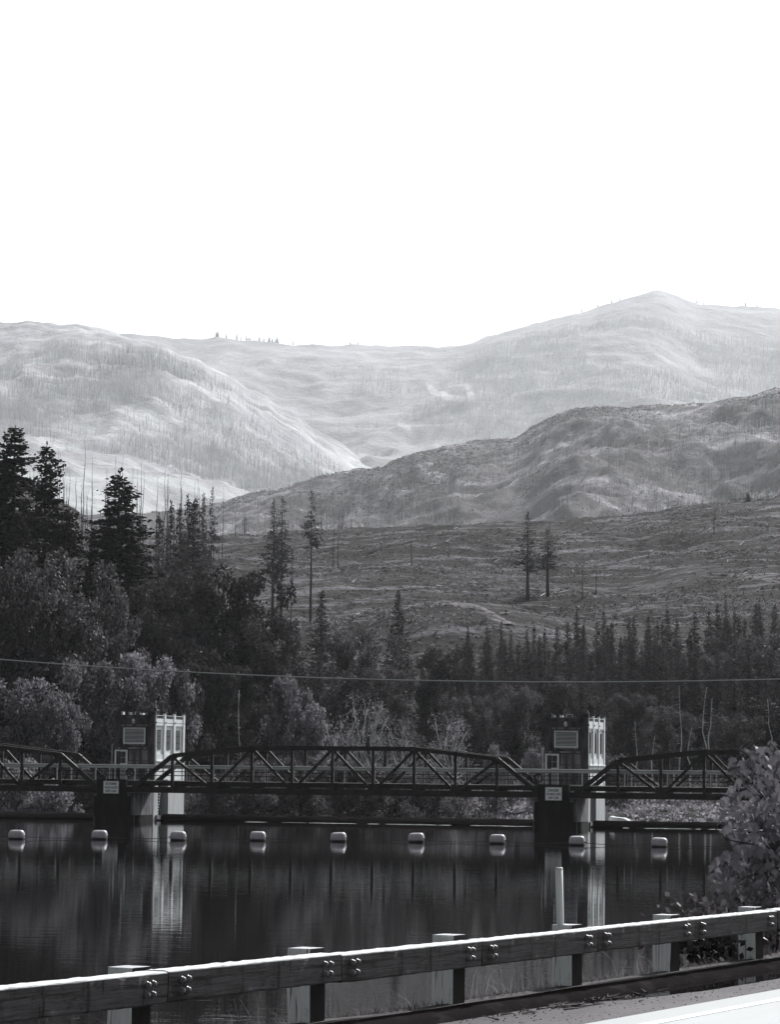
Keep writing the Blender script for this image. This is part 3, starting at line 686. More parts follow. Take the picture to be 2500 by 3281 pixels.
# warning signs
def sign(u, zc, w, h, lines, lab, wires):
    e = dam_thing('warning_sign', u, lab, 'sign', 'warning signs on the pier noses', v=-5.50, z=zc)
    bd = MB().box(-w / 2, w / 2, -0.02, 0.02, -h / 2, h / 2).build('board', M['sign_white'], e)
    fr = MB(); t = 0.03
    fr.box(-w / 2 - t, w / 2 + t, -0.03, 0.025, h / 2, h / 2 + t).box(-w / 2 - t, w / 2 + t, -0.03, 0.025, -h / 2 - t, -h / 2).box(-w / 2 - t, -w / 2, -0.03, 0.025, -h / 2, h / 2).box(w / 2, w / 2 + t, -0.03, 0.025, -h / 2, h / 2)
    fr.build('frame', M['grey_paint'], e)
    for k, (txt, size, zz, wid) in enumerate(lines):
        cu = bpy.data.curves.new('text', 'FONT'); cu.body = txt; cu.align_x = 'CENTER'; cu.align_y = 'CENTER'; cu.size = size; cu.offset = 0.008 * size / 0.3; cu.fill_mode = 'FRONT'
        to = bpy.data.objects.new('text', cu); COL.objects.link(to)
        bpy.context.view_layer.update()
        me = bpy.data.meshes.new_from_object(to.evaluated_get(bpy.context.evaluated_depsgraph_get()))
        bpy.data.objects.remove(to); bpy.data.curves.remove(cu)
        co = np.zeros(len(me.vertices) * 3); me.vertices.foreach_get('co', co); co = co.reshape(-1, 3)
        sx = wid / (co[:, 0].max() - co[:, 0].min()); cx = (co[:, 0].max() + co[:, 0].min()) / 2; cy = (co[:, 1].max() + co[:, 1].min()) / 2
        sy = size * 0.74 / (co[:, 1].max() - co[:, 1].min())
        out = np.stack([(co[:, 0] - cx) * sx, np.full(len(co), -0.024), (co[:, 1] - cy) * sy + zz], -1)
        me.vertices.foreach_set('co', out.ravel()); me.update(); me.materials.clear(); me.materials.append(M['ink'])
        link('lettering', me, e)
    if wires:
        for x in (-0.36 * w, 0.4 * w):
            MB().tube([(x, 0, h / 2 + 0.02), (x, 0.05, h / 2 + 0.34)], 0.014, 5).build('hanger', M['galvanised'], e)
    else:
        for x in (-0.45 * w, 0.45 * w):
            for zz in (-0.45 * h, 0.45 * h): MB().lathe([(0.02, 0), (0.02, 0.03), (0.001, 0.035)], 8, 1, (x, -0.05, zz)).build('bolt', M['galvanised'], e)
sign(-1.69, 2.70, 1.24, 0.94, [('EXTREME', 0.27, 0.27, 0.92), ('WATER HAZARD', 0.27, -0.02, 1.08), ('KEEP CLEAR', 0.27, -0.30, 0.92)], 'white warning sign reading EXTREME WATER HAZARD KEEP CLEAR', True)
sign(S - 1.69, 2.63, 1.24, 0.96, [('DANGER', 0.28, 0.26, 0.84), ('AUTOMATIC GATES', 0.25, -0.03, 1.10), ('KEEP CLEAR', 0.25, -0.31, 0.82)], 'white warning sign reading DANGER AUTOMATIC GATES KEEP CLEAR', False)

# ------------------------------------------------------------------ boom of floating buoys
BX = [52, 318, 570, 826, 1085, 1335, 1595, 1850, 2114]
BY = [2688, 2689, 2692, 2693, 2696, 2698, 2703, 2708, 2713]
prof = [(0.01, -0.475), (0.16, -0.472), (0.27, -0.44), (0.335, -0.375), (0.36, -0.28), (0.362, -0.1), (0.362, 0.1), (0.36, 0.28), (0.335, 0.375), (0.27, 0.44), (0.16, 0.472), (0.01, 0.475)]
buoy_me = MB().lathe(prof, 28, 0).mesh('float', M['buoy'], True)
eye_me = MB().lathe([(0.03, -0.58), (0.035, -0.5), (0.05, -0.46), (0.05, 0.46), (0.035, 0.5), (0.03, 0.58)], 8, 0).mesh('cable_eye', M['old_steel'], True)
where = ['leftmost of all, at the left edge', 'second from the left edge', 'in front of the left gate tower', 'fourth from the left', 'fifth from the left, middle of the boom', 'sixth from the left', 'seventh from the left', 'in front of the danger sign pier', 'last one before the maple leaves']
bp = []
for k, (bx, by) in enumerate(zip(BX, BY)):
    p = on_level(bx, by, 0.0)
    e = empty('boom_buoy', (p.x, p.y, 0.0), -TH + random.uniform(-0.12, 0.12), 'white rounded floating buoy, ' + where[k], 'buoy', 'buoys of the floating boom')
    e.rotation_euler.y = random.uniform(-0.04, 0.04)
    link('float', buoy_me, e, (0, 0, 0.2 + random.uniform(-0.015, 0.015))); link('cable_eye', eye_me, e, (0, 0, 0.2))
    bp.append(p)
d0 = bp[0] - bp[1]; d1 = bp[-1] - bp[-2]
chain = [bp[0] + d0] + bp + [bp[-1] + d1]
cp = []
for a, b in zip(chain, chain[1:]):
    for q in range(8):
        f = q / 8; cp.append((a.x + (b.x - a.x) * f, a.y + (b.y - a.y) * f, 0.19 - 0.13 * math.sin(math.pi * f)))
tag(MB().tube(cp, 0.02, 5).build('boom_cable', M['dark_cable']), 'thin dark cable joining the floating buoys', 'cable')

# ------------------------------------------------------------------ overhead wires
def wire(pts, Y, rad, m, lab):
    xs = np.array([p[0] for p in pts]); ys = np.array([p[1] for p in pts]); c = np.polyfit(xs, ys, 3)
    P_ = [at(x, np.polyval(c, x), Y + (x - 1250) * 0.004) for x in np.linspace(-700, 3200, 90)]
    tag(MB().tube(P_, rad, 6).build('overhead_wire', m), lab, 'wire', 'overhead wires')
wire([(0, 2112), (500, 2147), (900, 2165), (1350, 2180), (1800, 2184), (2200, 2181), (2500, 2175)], 150, 0.03, M['cable'], 'thick pale overhead wire sagging across the forest above the towers')
wire([(0, 2290), (400, 2310), (800, 2327), (1300, 2342), (1700, 2346), (2100, 2342), (2500, 2334)], 200, 0.016, M['dark_cable'], 'thin dark overhead wire passing just above tower height')
wire([(0, 2240), (400, 2262), (800, 2283), (1300, 2296), (1700, 2300), (2100, 2297), (2500, 2290)], 200, 0.011, M['dark_cable'], 'faint upper one of the two thin dark overhead wires')

# ------------------------------------------------------------------ vegetation: meshes
def norm(a): return a / np.maximum(np.linalg.norm(a, axis=-1, keepdims=True), 1e-9)
def cards(P_, D, Wd, ln, wd):
    """diamond leaves: base P_, direction D, side Wd, length ln, width wd"""
    n = len(P_); ln = np.asarray(ln).reshape(-1, 1); wd = np.asarray(wd).reshape(-1, 1)
    V = np.stack([P_, P_ + D * ln * 0.45 + Wd * wd / 2, P_ + D * ln, P_ + D * ln * 0.45 - Wd * wd / 2], 1).reshape(-1, 3)
    return V, np.arange(n * 4).reshape(-1, 4)
def conifer(seed, h=30.0, rad=4.5, bare=0.08, dens=1.0, top=0.85, stub=True, spray=0.8, gap=0.12, step=1.0, tipk=0.3):
    r = np.random.default_rng(seed); Ps, Ds, Ws, Ls, Wi = [], [], [], [], []
    tr = MB(); n = 9
    wob = [Vector((r.normal(0, 0.05), r.normal(0, 0.05), 0)) * (k / n) for k in range(n + 1)]
    tr.tube([wob[k] + Vector((0, 0, h * k / n)) for k in range(n + 1)], [max(0.03, 0.013 * h * (1 - k / n) ** 0.9) for k in range(n + 1)], 7)
    zc = bare * h; lean = r.uniform(0, 6.28)
    while zc < h * 0.99:
        f = (zc - bare * h) / (h * (1 - bare))
        R_ = rad * ((1 - f) ** top) * (0.55 + 0.45 * min(1, f * 5 + 0.35)) * (1 + 0.22 * math.sin(zc * 1.3 + seed) * math.sin(zc * 0.47 + seed * 2)) + 0.12
        nb = int(r.integers(4, 8))
        for b in range(nb):
            if r.random() < gap: continue
            az = r.uniform(0, 6.283); Lb = R_ * r.uniform(0.55, 1.18) * (1 + 0.12 * math.cos(az - lean))
            out = np.array([math.cos(az), math.sin(az), 0]); sd = np.array([-out[1], out[0], 0])
            rise = 0.25 * f + r.uniform(-0.32, 0.02)
            m = max(4, int(Lb / 0.13 * dens)); s = np.sort(r.uniform(0.12, 1.0, m))
            p = out * (s * Lb)[:, None] + np.array([0, 0, 1]) * ((zc + rise * s * Lb - 0.05 * (s * Lb) ** 1.5 + 0.10 * Lb * s ** 4))[:, None]
            p += r.normal(0, 0.13, p.shape)
            sg = np.where(r.random(m) < 0.5, -1, 1)[:, None]; ang = r.uniform(0.3, 1.05, m)[:, None]
            d = norm(out * np.cos(ang) + sd * np.sin(ang) * sg + np.stack([np.zeros(m), np.zeros(m), r.normal(-0.3, 0.35, m)], -1))
            w = norm(np.cross(d, r.normal(0, 1.0, (m, 3)) + np.array([0, 0, 0.5])))
            Ps.append(p); Ds.append(d); Ws.append(w); Ls.append(spray * r.uniform(0.6, 1.25, m) * (1.05 - 0.45 * s) * (tipk + (1 - tipk) * (1 - f))); Wi.append(r.uniform(0.32, 0.6, m) * spray * (tipk + 0.1 + (0.9 - tipk) * (1 - f)))
            if stub: tr.tube([(0, 0, zc), (out[0] * Lb * 0.8, out[1] * Lb * 0.8, zc + rise * 0.8 * Lb - 0.03 * Lb)], [0.045, 0.012], 3, False)
        zc += r.uniform(0.30, 0.56) * (h / 30) ** 0.5 * step
    # leader
    m = 10; Ps.append(np.stack([r.normal(0, 0.05, m), r.normal(0, 0.05, m), r.uniform(h - 1.3, h, m)], -1)); Ds.append(norm(np.stack([r.normal(0, 0.5, m), r.normal(0, 0.5, m), np.ones(m)], -1)))
    Ws.append(norm(r.normal(0, 1, (m, 3)))); Ls.append(np.full(m, 0.55)); Wi.append(np.full(m, 0.25))
    V, Fc = cards(np.concatenate(Ps), np.concatenate(Ds), np.concatenate(Ws), np.concatenate(Ls), np.concatenate(Wi))
    return tr, V, Fc
def broadleaf(seed, h=20.0, rad=6.0, n_leaf=9000, leaf=0.34, base=0.18, lobes=26, top_heavy=0.62, sparse=0.0):
    r = np.random.default_rng(seed); tr = MB(); R0 = 0.018 * h
    fork = Vector((r.normal(0, 0.3), r.normal(0, 0.3), h * 0.3)); tr.tube([(0, 0, -1.0), (fork.x * 0.4, fork.y * 0.4, h * 0.15), fork], [R0 * 1.25, R0, R0 * 0.85], 8)
    C_, Rr = [], []
    for k in range(lobes):
        f = (k + 0.5) / lobes; zz = h * (base + (0.97 - base) * f ** 0.85); az = k * 2.4 + r.uniform(-0.5, 0.5)
        q = (zz / h - top_heavy) / (1 - base); prof = math.sqrt(max(0.06, 1 - (q * 1.75) ** 2))
        rr = rad * prof * r.uniform(0.25, 1.2) * (1 + 0.3 * math.sin(az * 2 + seed) + 0.22 * math.sin(zz * 9 / h + az * 3 + seed * 1.7)); lr = rad * r.uniform(0.20, 0.36) * (0.75 + 0.4 * prof) * (26 / lobes) ** 0.45
        c = np.array([rr * math.cos(az), rr * math.sin(az), min(zz + r.normal(0, 0.05 * h), h - lr * 0.7)]); C_.append(c); Rr.append(lr)
        mid = Vector((c[0] * 0.45 + r.normal(0, 0.3), c[1] * 0.45 + r.normal(0, 0.3), max(fork.z * 0.8, c[2] * 0.68)))
        st = fork if c[2] > h * 0.34 else Vector((0, 0, c[2] * 0.7)); tip = Vector(c)
        tr.tube([st, mid, tip], [R0 * 0.42, R0 * 0.26, 0.04], 5)
        for q2 in range(5):
            e_ = tip + Vector(r.normal(0, 1, 3)).normalized() * lr * 0.95; tr.tube([mid.lerp(tip, 0.6), tip.lerp(e_, 0.4), e_], [R0 * 0.1, 0.03, 0.012], 3, False)
    C_ = np.array(C_); Rr = np.array(Rr); pr = Rr ** 2; k = r.choice(len(C_), n_leaf, p=pr / pr.sum())
    dv = norm(r.normal(0, 1, (n_leaf, 3))); dv[:, 2] = dv[:, 2] * 0.85 + 0.12
    sub = np.sin(dv[:, 0] * 7 + k) * np.sin(dv[:, 1] * 6 + k * 2) * np.sin(dv[:, 2] * 7 + k * 3)      # lumps on every lobe
    rad_ = Rr[k] * (0.55 + 0.5 * r.random(n_leaf) ** 0.6 + 0.30 * sub)
    keep = r.random(n_leaf) > sparse
    p = (C_[k] + dv * rad_[:, None])[keep]; dv = dv[keep]; n2 = len(p)
    d = norm(dv * 0.5 + r.normal(0, 0.7, (n2, 3)) + np.array([0, 0, -0.35])); w = norm(np.cross(d, dv + r.normal(0, 0.5, (n2, 3))))
    V, Fc = cards(p, d, w, leaf * r.uniform(0.6, 1.3, n2), leaf * r.uniform(0.5, 0.95, n2))
    return tr, V, Fc
def snag(seed, h=25.0, stubs=26, curve=0.15, r0=0.22):
    r = np.random.default_rng(seed); tr = MB(); n = 8
    P_ = [Vector((r.normal(0, curve) * k / n, r.normal(0, curve) * k / n, -1.5 + (h + 1.5) * k / n)) for k in range(n + 1)]
    tr.tube(P_, [max(0.03, r0 * (1 - 0.92 * k / n)) for k in range(n + 1)], 6)
    for q in range(stubs):
        f = r.uniform(0.3, 0.97); z = h * f; az = r.uniform(0, 6.28); ln = r.uniform(0.3, 1.5) * (1.1 - f * 0.7)
        b = P_[min(n, int(f * n))]; tr.tube([(b.x, b.y, z), (b.x + math.cos(az) * ln, b.y + math.sin(az) * ln, z + ln * r.uniform(-0.4, 0.25))], [0.035, 0.012], 3, False)
    return tr
PROTO = {}
def proto(key, h, w, tr, V, Fc, bark, leafm):
    PROTO[key] = (h, w, tr.mesh('trunk', bark, True, recalc=False), mesh_np('crown', V, Fc, leafm) if V is not None else None)
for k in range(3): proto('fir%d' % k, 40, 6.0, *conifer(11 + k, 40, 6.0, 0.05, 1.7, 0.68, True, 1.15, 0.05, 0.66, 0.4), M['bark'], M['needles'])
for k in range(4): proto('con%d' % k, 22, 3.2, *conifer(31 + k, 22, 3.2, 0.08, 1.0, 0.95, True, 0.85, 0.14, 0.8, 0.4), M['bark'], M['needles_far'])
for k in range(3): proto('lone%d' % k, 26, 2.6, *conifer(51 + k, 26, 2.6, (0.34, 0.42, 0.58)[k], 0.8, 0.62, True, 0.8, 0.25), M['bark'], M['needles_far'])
for k in range(4): proto('maple%d' % k, 22, 7.5, *broadleaf(71 + k, 22, 7.5, 17000, 0.46, 0.12, 64), M['bark'], M['leaf_mid'])
for k in range(4): proto('small%d' % k, 12, 4.6, *broadleaf(171 + k, 12, 4.6, 9500, 0.40, 0.06, 44, 0.5), M['bark'], M['leaf_light'])
for k in range(3): proto('bush%d' % k, 7, 3.6, *broadleaf(81 + k, 7, 3.6, 6000, 0.32, 0.02, 34, 0.45), M['bark'], M['leaf_light'])
for k in range(2): proto('twig%d' % k, 10, 4.2, *broadleaf(91 + k, 10, 4.2, 2600, 0.22, 0.1, 24, 0.55, 0.3), M['pale_bark'], M['leaf_light'])
for k in range(3): proto('snag%d' % k, 25, 1.0, snag(101 + k), None, None, M['charred'], None)
for k in range(2): proto('birch%d' % k, 18, 1.0, snag(111 + k, 18, 18, 0.3, 0.17), None, None, M['pale_bark'], None)
NAMES = {'fir': ('fir_tree', 'fir tree'), 'con': ('conifer_tree', 'conifer'), 'lone': ('conifer_tree', 'conifer'), 'maple': ('broadleaf_tree', 'tree'), 'small': ('broadleaf_tree', 'tree'), 'bush': ('shrub', 'shrub'), 'twig': ('shrub', 'shrub'), 'snag': ('dead_tree', 'dead tree'), 'birch': ('bare_tree', 'bare tree')}
def plant(key, px, py_top, Y, width, label, group=None, leafm=None, zbase=None, rot=None):
    """a tree whose top shows at (px, py_top) and that stands Y metres away; width: crown width in metres"""
    h, w, trm, crm = PROTO[key]; p = at(px, py_top, Y)
    zb = float(zt(p.x, p.y)) - 0.3 if zbase is None else zbase
    s = max(0.15, (p.z - zb) / h); sw = width / (2 * w) if width else s
    nm, cat = NAMES[key.rstrip('0123456789')]
    e = empty(nm, (p.x, p.y, zb), random.uniform(0, 6.28) if rot is None else rot, label, cat, group); e.scale = (sw, sw, s)
    link('trunk', trm, e)
    if crm is not None:
        c = link('crown', crm, e)
        if leafm is not None: c.material_slots[0].link = 'OBJECT'; c.material_slots[0].material = leafm
    return e
def mw(px, Y): return px / F * Y      # metres of a width in photo pixels

# tall firs and the conifers behind them, left
G = 'tall firs on the left'
plant('fir0', 48, 1362, 340, mw(540, 340), 'tallest dark fir at the far left, its tip highest of all', G)
plant('fir1', 150, 1422, 352, mw(420, 352), 'dark fir with the second highest tip, just right of the tallest fir', G)
plant('fir2', -70, 1450, 346, mw(360, 346), 'dark fir cut by the left edge of the picture', G)
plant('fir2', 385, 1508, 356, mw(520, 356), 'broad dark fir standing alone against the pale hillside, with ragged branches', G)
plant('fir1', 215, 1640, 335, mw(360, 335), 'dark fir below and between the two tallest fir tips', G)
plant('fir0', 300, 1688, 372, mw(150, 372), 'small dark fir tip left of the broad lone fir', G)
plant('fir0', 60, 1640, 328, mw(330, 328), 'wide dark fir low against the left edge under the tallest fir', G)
G = 'cluster of conifers right of the broad fir'
for i, (px, py, Y, wp, k, t) in enumerate([(510, 1650, 470, 120, 0, 'leftmost slim conifer in the cluster right of the broad fir'), (548, 1612, 485, 100, 1, 'slim conifer second from left in the cluster beside the broad fir'), (575, 1622, 478, 90, 2, 'short conifer in the middle of the cluster beside the broad fir'),
        (602, 1588, 500, 90, 3, 'slim conifer with high tip in the cluster beside the broad fir'), (622, 1600, 470, 190, 0, 'widest conifer of the cluster beside the broad fir'), (652, 1586, 520, 70, 1, 'narrow conifer near the right end of the cluster')]):
    plant('con%d' % k, px, py, Y, mw(wp * 1.45, Y), t, G)
plant('lone2', 680, 1566, 540, mw(60, 540), 'bare pole conifer with a tuft on top, right end of the cluster', G)
plant('con2', 470, 1770, 420, mw(230, 420), 'dark conifer in shade under the broad lone fir', G)
plant('con3', 640, 1790, 410, mw(220, 410), 'dark conifer in shade under the conifer cluster', G)
# lone survivors on the cleared hill
G = 'conifers left standing on the cleared hill'
plant('lone0', 878, 1602, 600, mw(100, 600), 'dense half of the conifer pair left on the cleared hill', G)
plant('lone1', 906, 1590, 604, mw(85, 604), 'thinner half of the conifer pair left on the cleared hill', G)
plant('lone2', 1000, 1576, 610, mw(75, 610), 'lone conifer with a long bare trunk and tufted top on the cleared hill', G)
plant('lone0', 1693, 1643, 640, mw(105, 640), 'taller conifer of the two on the hill above the right gate tower', G)
plant('lone1', 1757, 1695, 655, mw(105, 655), 'shorter bushy conifer of the two on the hill above the right gate tower', G)
# forest below the cleared hill
G = 'dark conifers in the middle of the forest'
plant('con0', 1032, 1892, 430, mw(190, 430), 'dark full conifer right of the dark broadleaf crowns, mid picture', G)
plant('con1', 1278, 1895, 425, mw(170, 425), 'dark full conifer below the knoll with the pale track', G)
plant('con2', 950, 1985, 400, mw(160, 400), 'dark conifer left of the full conifer in mid forest', G)
plant('con3', 1180, 2090, 380, mw(150, 380), 'dark conifer between the two full conifers, lower down', G)
r = np.random.default_rng(23)
spots = []
for k in range(3000):
    px = r.uniform(1340, 2620); Y = r.uniform(352, 500)
    lo = np.interp(px, [1340, 1500, 1700, 2000, 2300, 2600], [2060, 2010, 1940, 1930, 1890, 1880]); f = (Y - 352) / 148
    py = lo + (1 - f) * 190 + r.uniform(-20, 120) * (1 - 0.5 * f)
    x = (px - 1250) / F * Y; hgt = H + (y_hor(px) - py) / F * Y - float(zt(x, Y))
    if not 7 < hgt < 21: continue
    if any(((px - a) / 34) ** 2 + ((Y - b) / 12) ** 2 < 1 for a, b, _, _ in spots): continue
    spots.append((px, Y, py, hgt))
    if len(spots) >= 150: break
spots.sort(key=lambda q: -q[1])
for k, (px, Y, py, hgt) in enumerate(spots):
    side = 'left' if px < 1740 else ('right' if px > 1960 else 'above')
    lab = {'left': 'dark conifer in the dense forest left of the danger sign tower', 'right': 'dark conifer in the dense forest right of the danger sign tower', 'above': 'dark conifer in the dense forest straight above the danger sign tower'}[side]
    plant('con%d' % r.integers(0, 4), px, py, Y, hgt * r.uniform(0.28, 0.42), lab, {'left': 'forest conifers left of the danger sign tower', 'right': 'forest conifers right of the danger sign tower', 'above': 'forest conifers above the danger sign tower'}[side])
for k, (px, Y, hgt) in enumerate([(px_, Y_, h_) for px_, Y_, h_ in zip(r.uniform(760, 1330, 20), r.uniform(380, 450, 20), r.uniform(9, 15, 20))]):
    x = (px - 1250) / F * Y; zb = float(zt(x, Y)); py = y_hor(px) - (zb + hgt - H) / Y * F
    plant('con%d' % r.integers(0, 4), px, py, Y, hgt * r.uniform(0.22, 0.34), 'dark conifer in the forest above the middle bridge span', 'forest conifers above the middle bridge span')

# broadleaf trees on the bank
G = 'broadleaf trees on the far bank'
for key, px, py, Y, wp, lm, lab in [
    ('maple0', 150, 1772, 302, 430, 'leaf_mid', 'largest round broadleaf crown, far left under the tall firs'),
    ('maple1', 20, 1850, 296, 330, 'leaf_mid', 'broadleaf crown at the left edge beside the largest crown'),
    ('maple2', 330, 1900, 312, 250, 'leaf_mid', 'broadleaf crown sticking out right of the largest crown'),
    ('maple3', 580, 1850, 345, 330, 'leaf_dark', 'dark broadleaf crown under the conifer cluster'),
    ('maple0', 740, 1820, 352, 320, 'leaf_dark', 'darkest wide broadleaf crown right of the conifer cluster'),
    ('maple2', 860, 1985, 345, 240, 'leaf_dark', 'dark broadleaf crown left of the mid forest conifers'),
    ('maple1', 480, 1960, 330, 260, 'leaf_dark', 'dark broadleaf crown above the left gate tower'),
    ('maple3', 680, 2130, 318, 270, 'leaf_dark', 'dark broadleaf tree just right of the left gate tower'),
    ('maple2', 1150, 2022, 385, 220, 'leaf_mid', 'grey rounded broadleaf crown in mid forest between conifers'),
    ('maple0', 1230, 2140, 350, 210, 'leaf_mid', 'grey broadleaf tree under the wire in mid picture'),
    ('maple1', 2440, 2040, 400, 270, 'leaf_mid', 'large grey broadleaf crown near the right edge above the wire'),
    ('maple3', 2300, 2100, 405, 170, 'leaf_mid', 'smaller grey broadleaf crown left of the large one at the right edge'),
    ('maple2', 2500, 2240, 340, 230, 'leaf_dark', 'dark broadleaf tree at the right edge above the maple leaves'),
    ('maple0', 1500, 2225, 345, 150, 'leaf_mid', 'grey broadleaf tree low in the forest left of the danger sign tower'),
    ('maple2', 1650, 2200, 352, 150, 'leaf_mid', 'grey broadleaf crown close to the left of the danger sign tower'),
    ('maple3', 2015, 2225, 345, 160, 'leaf_mid', 'grey broadleaf crown close to the right of the danger sign tower'),
    ('maple1', 2140, 2265, 338, 150, 'leaf_mid', 'grey broadleaf crown behind the tallest bare pale trunk'),
    ('maple0', 2360, 2290, 332, 170, 'leaf_mid', 'grey broadleaf crown right of the twin bare trunks'),
    ('maple2', 1800, 2170, 372, 150, 'leaf_mid', 'grey broadleaf crown peeping over the danger sign tower'),
    ('maple1', 1390, 2080, 400, 190, 'leaf_dark', 'dark broadleaf crown below the knoll, right of the full conifer')]:
    plant(key, px, py, Y, mw(wp, Y), lab, G, M[lm])
G = 'pale shrubs and small trees on the far bank'
for key, px, py, Y, wp, lm, lab in [
    ('small3', 70, 2180, 284, 280, 'leaf_light', 'pale leafy tree low at the left edge above the bridge'),
    ('small1', 185, 2225, 280, 180, 'leaf_light', 'pale bushy tree second from the left edge above the bridge'),
    ('small0', 330, 2130, 290, 220, 'leaf_light', 'pale leafy tree left of the left gate tower'),
    ('small2', 470, 2105, 296, 220, 'leaf_light', 'pale leafy tree rising behind the left gate tower'),
    ('small1', 560, 2140, 300, 180, 'leaf_mid', 'grey leafy tree behind the right half of the left gate tower'),
    ('small0', 925, 2180, 300, 150, 'leaf_light', 'brightest pale crown above the middle bridge span'),
    ('small3', 990, 2260, 298, 130, 'leaf_light', 'pale crown leaning right of the brightest pale crown'),
    ('twig0', 1085, 2290, 296, 170, 'leaf_light', 'twiggy pale shrub above the middle of the bridge'),
    ('twig1', 1180, 2235, 300, 180, 'leaf_light', 'taller twiggy pale shrub above the middle of the bridge'),
    ('twig0', 1290, 2310, 296, 160, 'leaf_light', 'twiggy shrub right of the middle of the bridge'),
    ('twig1', 1440, 2290, 305, 170, 'leaf_light', 'open twiggy tree above the right part of the middle span'),
    ('bush0', 1590, 2392, 288, 90, 'leaf_light', 'small round pale shrub left of the danger sign tower'),
    ('bush1', 1725, 2400, 292, 80, 'leaf_light', 'small pale shrub against the left side of the danger sign tower'),
    ('bush2', 60, 2440, 262, 230, 'leaf_light', 'brightest leafy shrub under the left bridge span'),
    ('bush1', 175, 2500, 264, 150, 'leaf_light', 'low bright shrub under the left bridge span beside the pier'),
    ('bush0', 290, 2470, 272, 150, 'leaf_dark', 'dark shrub beside the pier under the left bridge span'),
    ('bush2', 690, 2480, 268, 160, 'leaf_mid', 'grey shrub under the middle span beside the left pier'),
    ('bush0', 800, 2440, 272, 200, 'leaf_mid', 'wide grey shrub under the left part of the middle span'),
    ('bush1', 960, 2430, 275, 200, 'leaf_mid', 'grey shrub below the brightest pale crown, under the bridge'),
    ('bush2', 1110, 2450, 272, 180, 'leaf_dark', 'dark shrub under the middle of the bridge'),
    ('bush0', 1260, 2460, 275, 180, 'leaf_mid', 'grey shrub under the bridge, right of its middle'),
    ('bush1', 1400, 2470, 280, 170, 'leaf_mid', 'grey shrub under the right part of the middle span'),
    ('bush2', 1960, 2420, 300, 150, 'leaf_mid', 'grey shrub beside the sunny side of the danger sign tower')]:
    plant(key, px, py, Y, mw(wp, Y), lab, G, M[lm])
# bare pale trunks on the right
G = 'bare pale trunks in the forest on the right'
for i, (px, py, Y, lab) in enumerate([(2182, 2195, 330, 'bare pale trunk standing tallest left of the twin trunks'), (2258, 2200, 322, 'left one of the twin bare pale trunks near the right edge'), (2276, 2235, 324, 'right one of the twin bare pale trunks near the right edge'),
        (2210, 2330, 318, 'short bare pale trunk between taller ones'), (2040, 2310, 330, 'short bare pale trunk right of the danger sign tower'), (1890, 2088, 470, 'left one of two thin pale poles above the danger sign tower'), (1907, 2080, 472, 'right one of two thin pale poles above the danger sign tower'),
        (2090, 2360, 322, 'low bare pale trunk above the right bridge span'), (2470, 2240, 330, 'bare pale trunk at the right edge of the forest'), (770, 2210, 300, 'bare pale trunk right of the left gate tower'), (1465, 2200, 380, 'thin pale trunk above the right part of the middle span')]):
    plant('birch%d' % (i % 2), px, py, Y, 1.7, lab, G)

# burnt poles on the ridge
r = np.random.default_rng(41)
G = 'burnt poles along the ridge on the left'
lst = []
for k in range(74):
    px = r.uniform(-60, 720); lst.append((px, np.interp(px, [-60, 0, 150, 300, 450, 600, 720], [1300, 1330, 1390, 1440, 1470, 1520, 1560]) + r.uniform(-20, 190), r.uniform(690, 900)))
for px, py, Y in lst:
    lab = 'charred dead pole standing left of the broad lone fir' if px < 330 else 'charred dead pole behind the conifer cluster'
    plant('snag%d' % r.integers(0, 3), px, py, Y, r.uniform(1.3, 2.2), lab, G + (' by the firs' if px < 330 else ' by the cluster'))
for k in range(24):
    px = r.uniform(690, 1180); plant('snag%d' % r.integers(0, 3), px, r.uniform(1615, 1690), r.uniform(930, 1000), r.uniform(1.3, 2.0), 'charred dead pole on the ridge line of the cleared hill', 'burnt poles on the ridge of the cleared hill')
for px, py, Y, lab in [(1320, 1688, 760, 'tall thin dead trunk on the cleared hill, mid picture'), (2290, 1628, 800, 'tall thin dead trunk on the cleared hill near the right edge'), (1868, 1800, 640, 'dead trunk right of the conifer pair above the danger sign tower'), (1912, 1800, 650, 'second dead trunk right of the conifer pair above the danger sign tower'),
                       (935, 1760, 560, 'grey dead trunk below the conifer pair on the cleared hill'), (1070, 1660, 760, 'pale dead trunk right of the tufted lone conifer'), (1085, 1675, 765, 'thin dead trunk next to the pale one right of the tufted conifer'), (2398, 1575, 930, 'small dark conifer top on the ridge at the right edge')]:
    plant('con1' if 'conifer top' in lab else 'snag%d' % r.integers(0, 3), px, py, Y, 1.8 if 'conifer top' not in lab else 3, lab, 'dead trunks scattered on the cleared hill')

# trees on the far skyline
r = np.random.default_rng(47)
for k in range(34):
    px = 690 + 210 * r.random() ** 1.3 if k < 22 else r.uniform(900, 2450)
    Yk = YR4 * KM; zb = float(zt4((px - 1250) / F * Yk, Yk))
    pyr = np.interp(px, RIDGE4[:, 0], RIDGE4[:, 1])
    plant('con%d' % r.integers(0, 4), px, pyr - r.uniform(6, 20) * (1.25 if k < 22 else 0.8), Yk, r.uniform(6, 11), 'tiny conifer in the row on the far skyline left of centre' if k < 22 else 'tiny scattered conifer on the far skyline', 'conifer row on the far skyline' if k < 22 else 'scattered conifers on the far skyline', zbase=zb - 3)

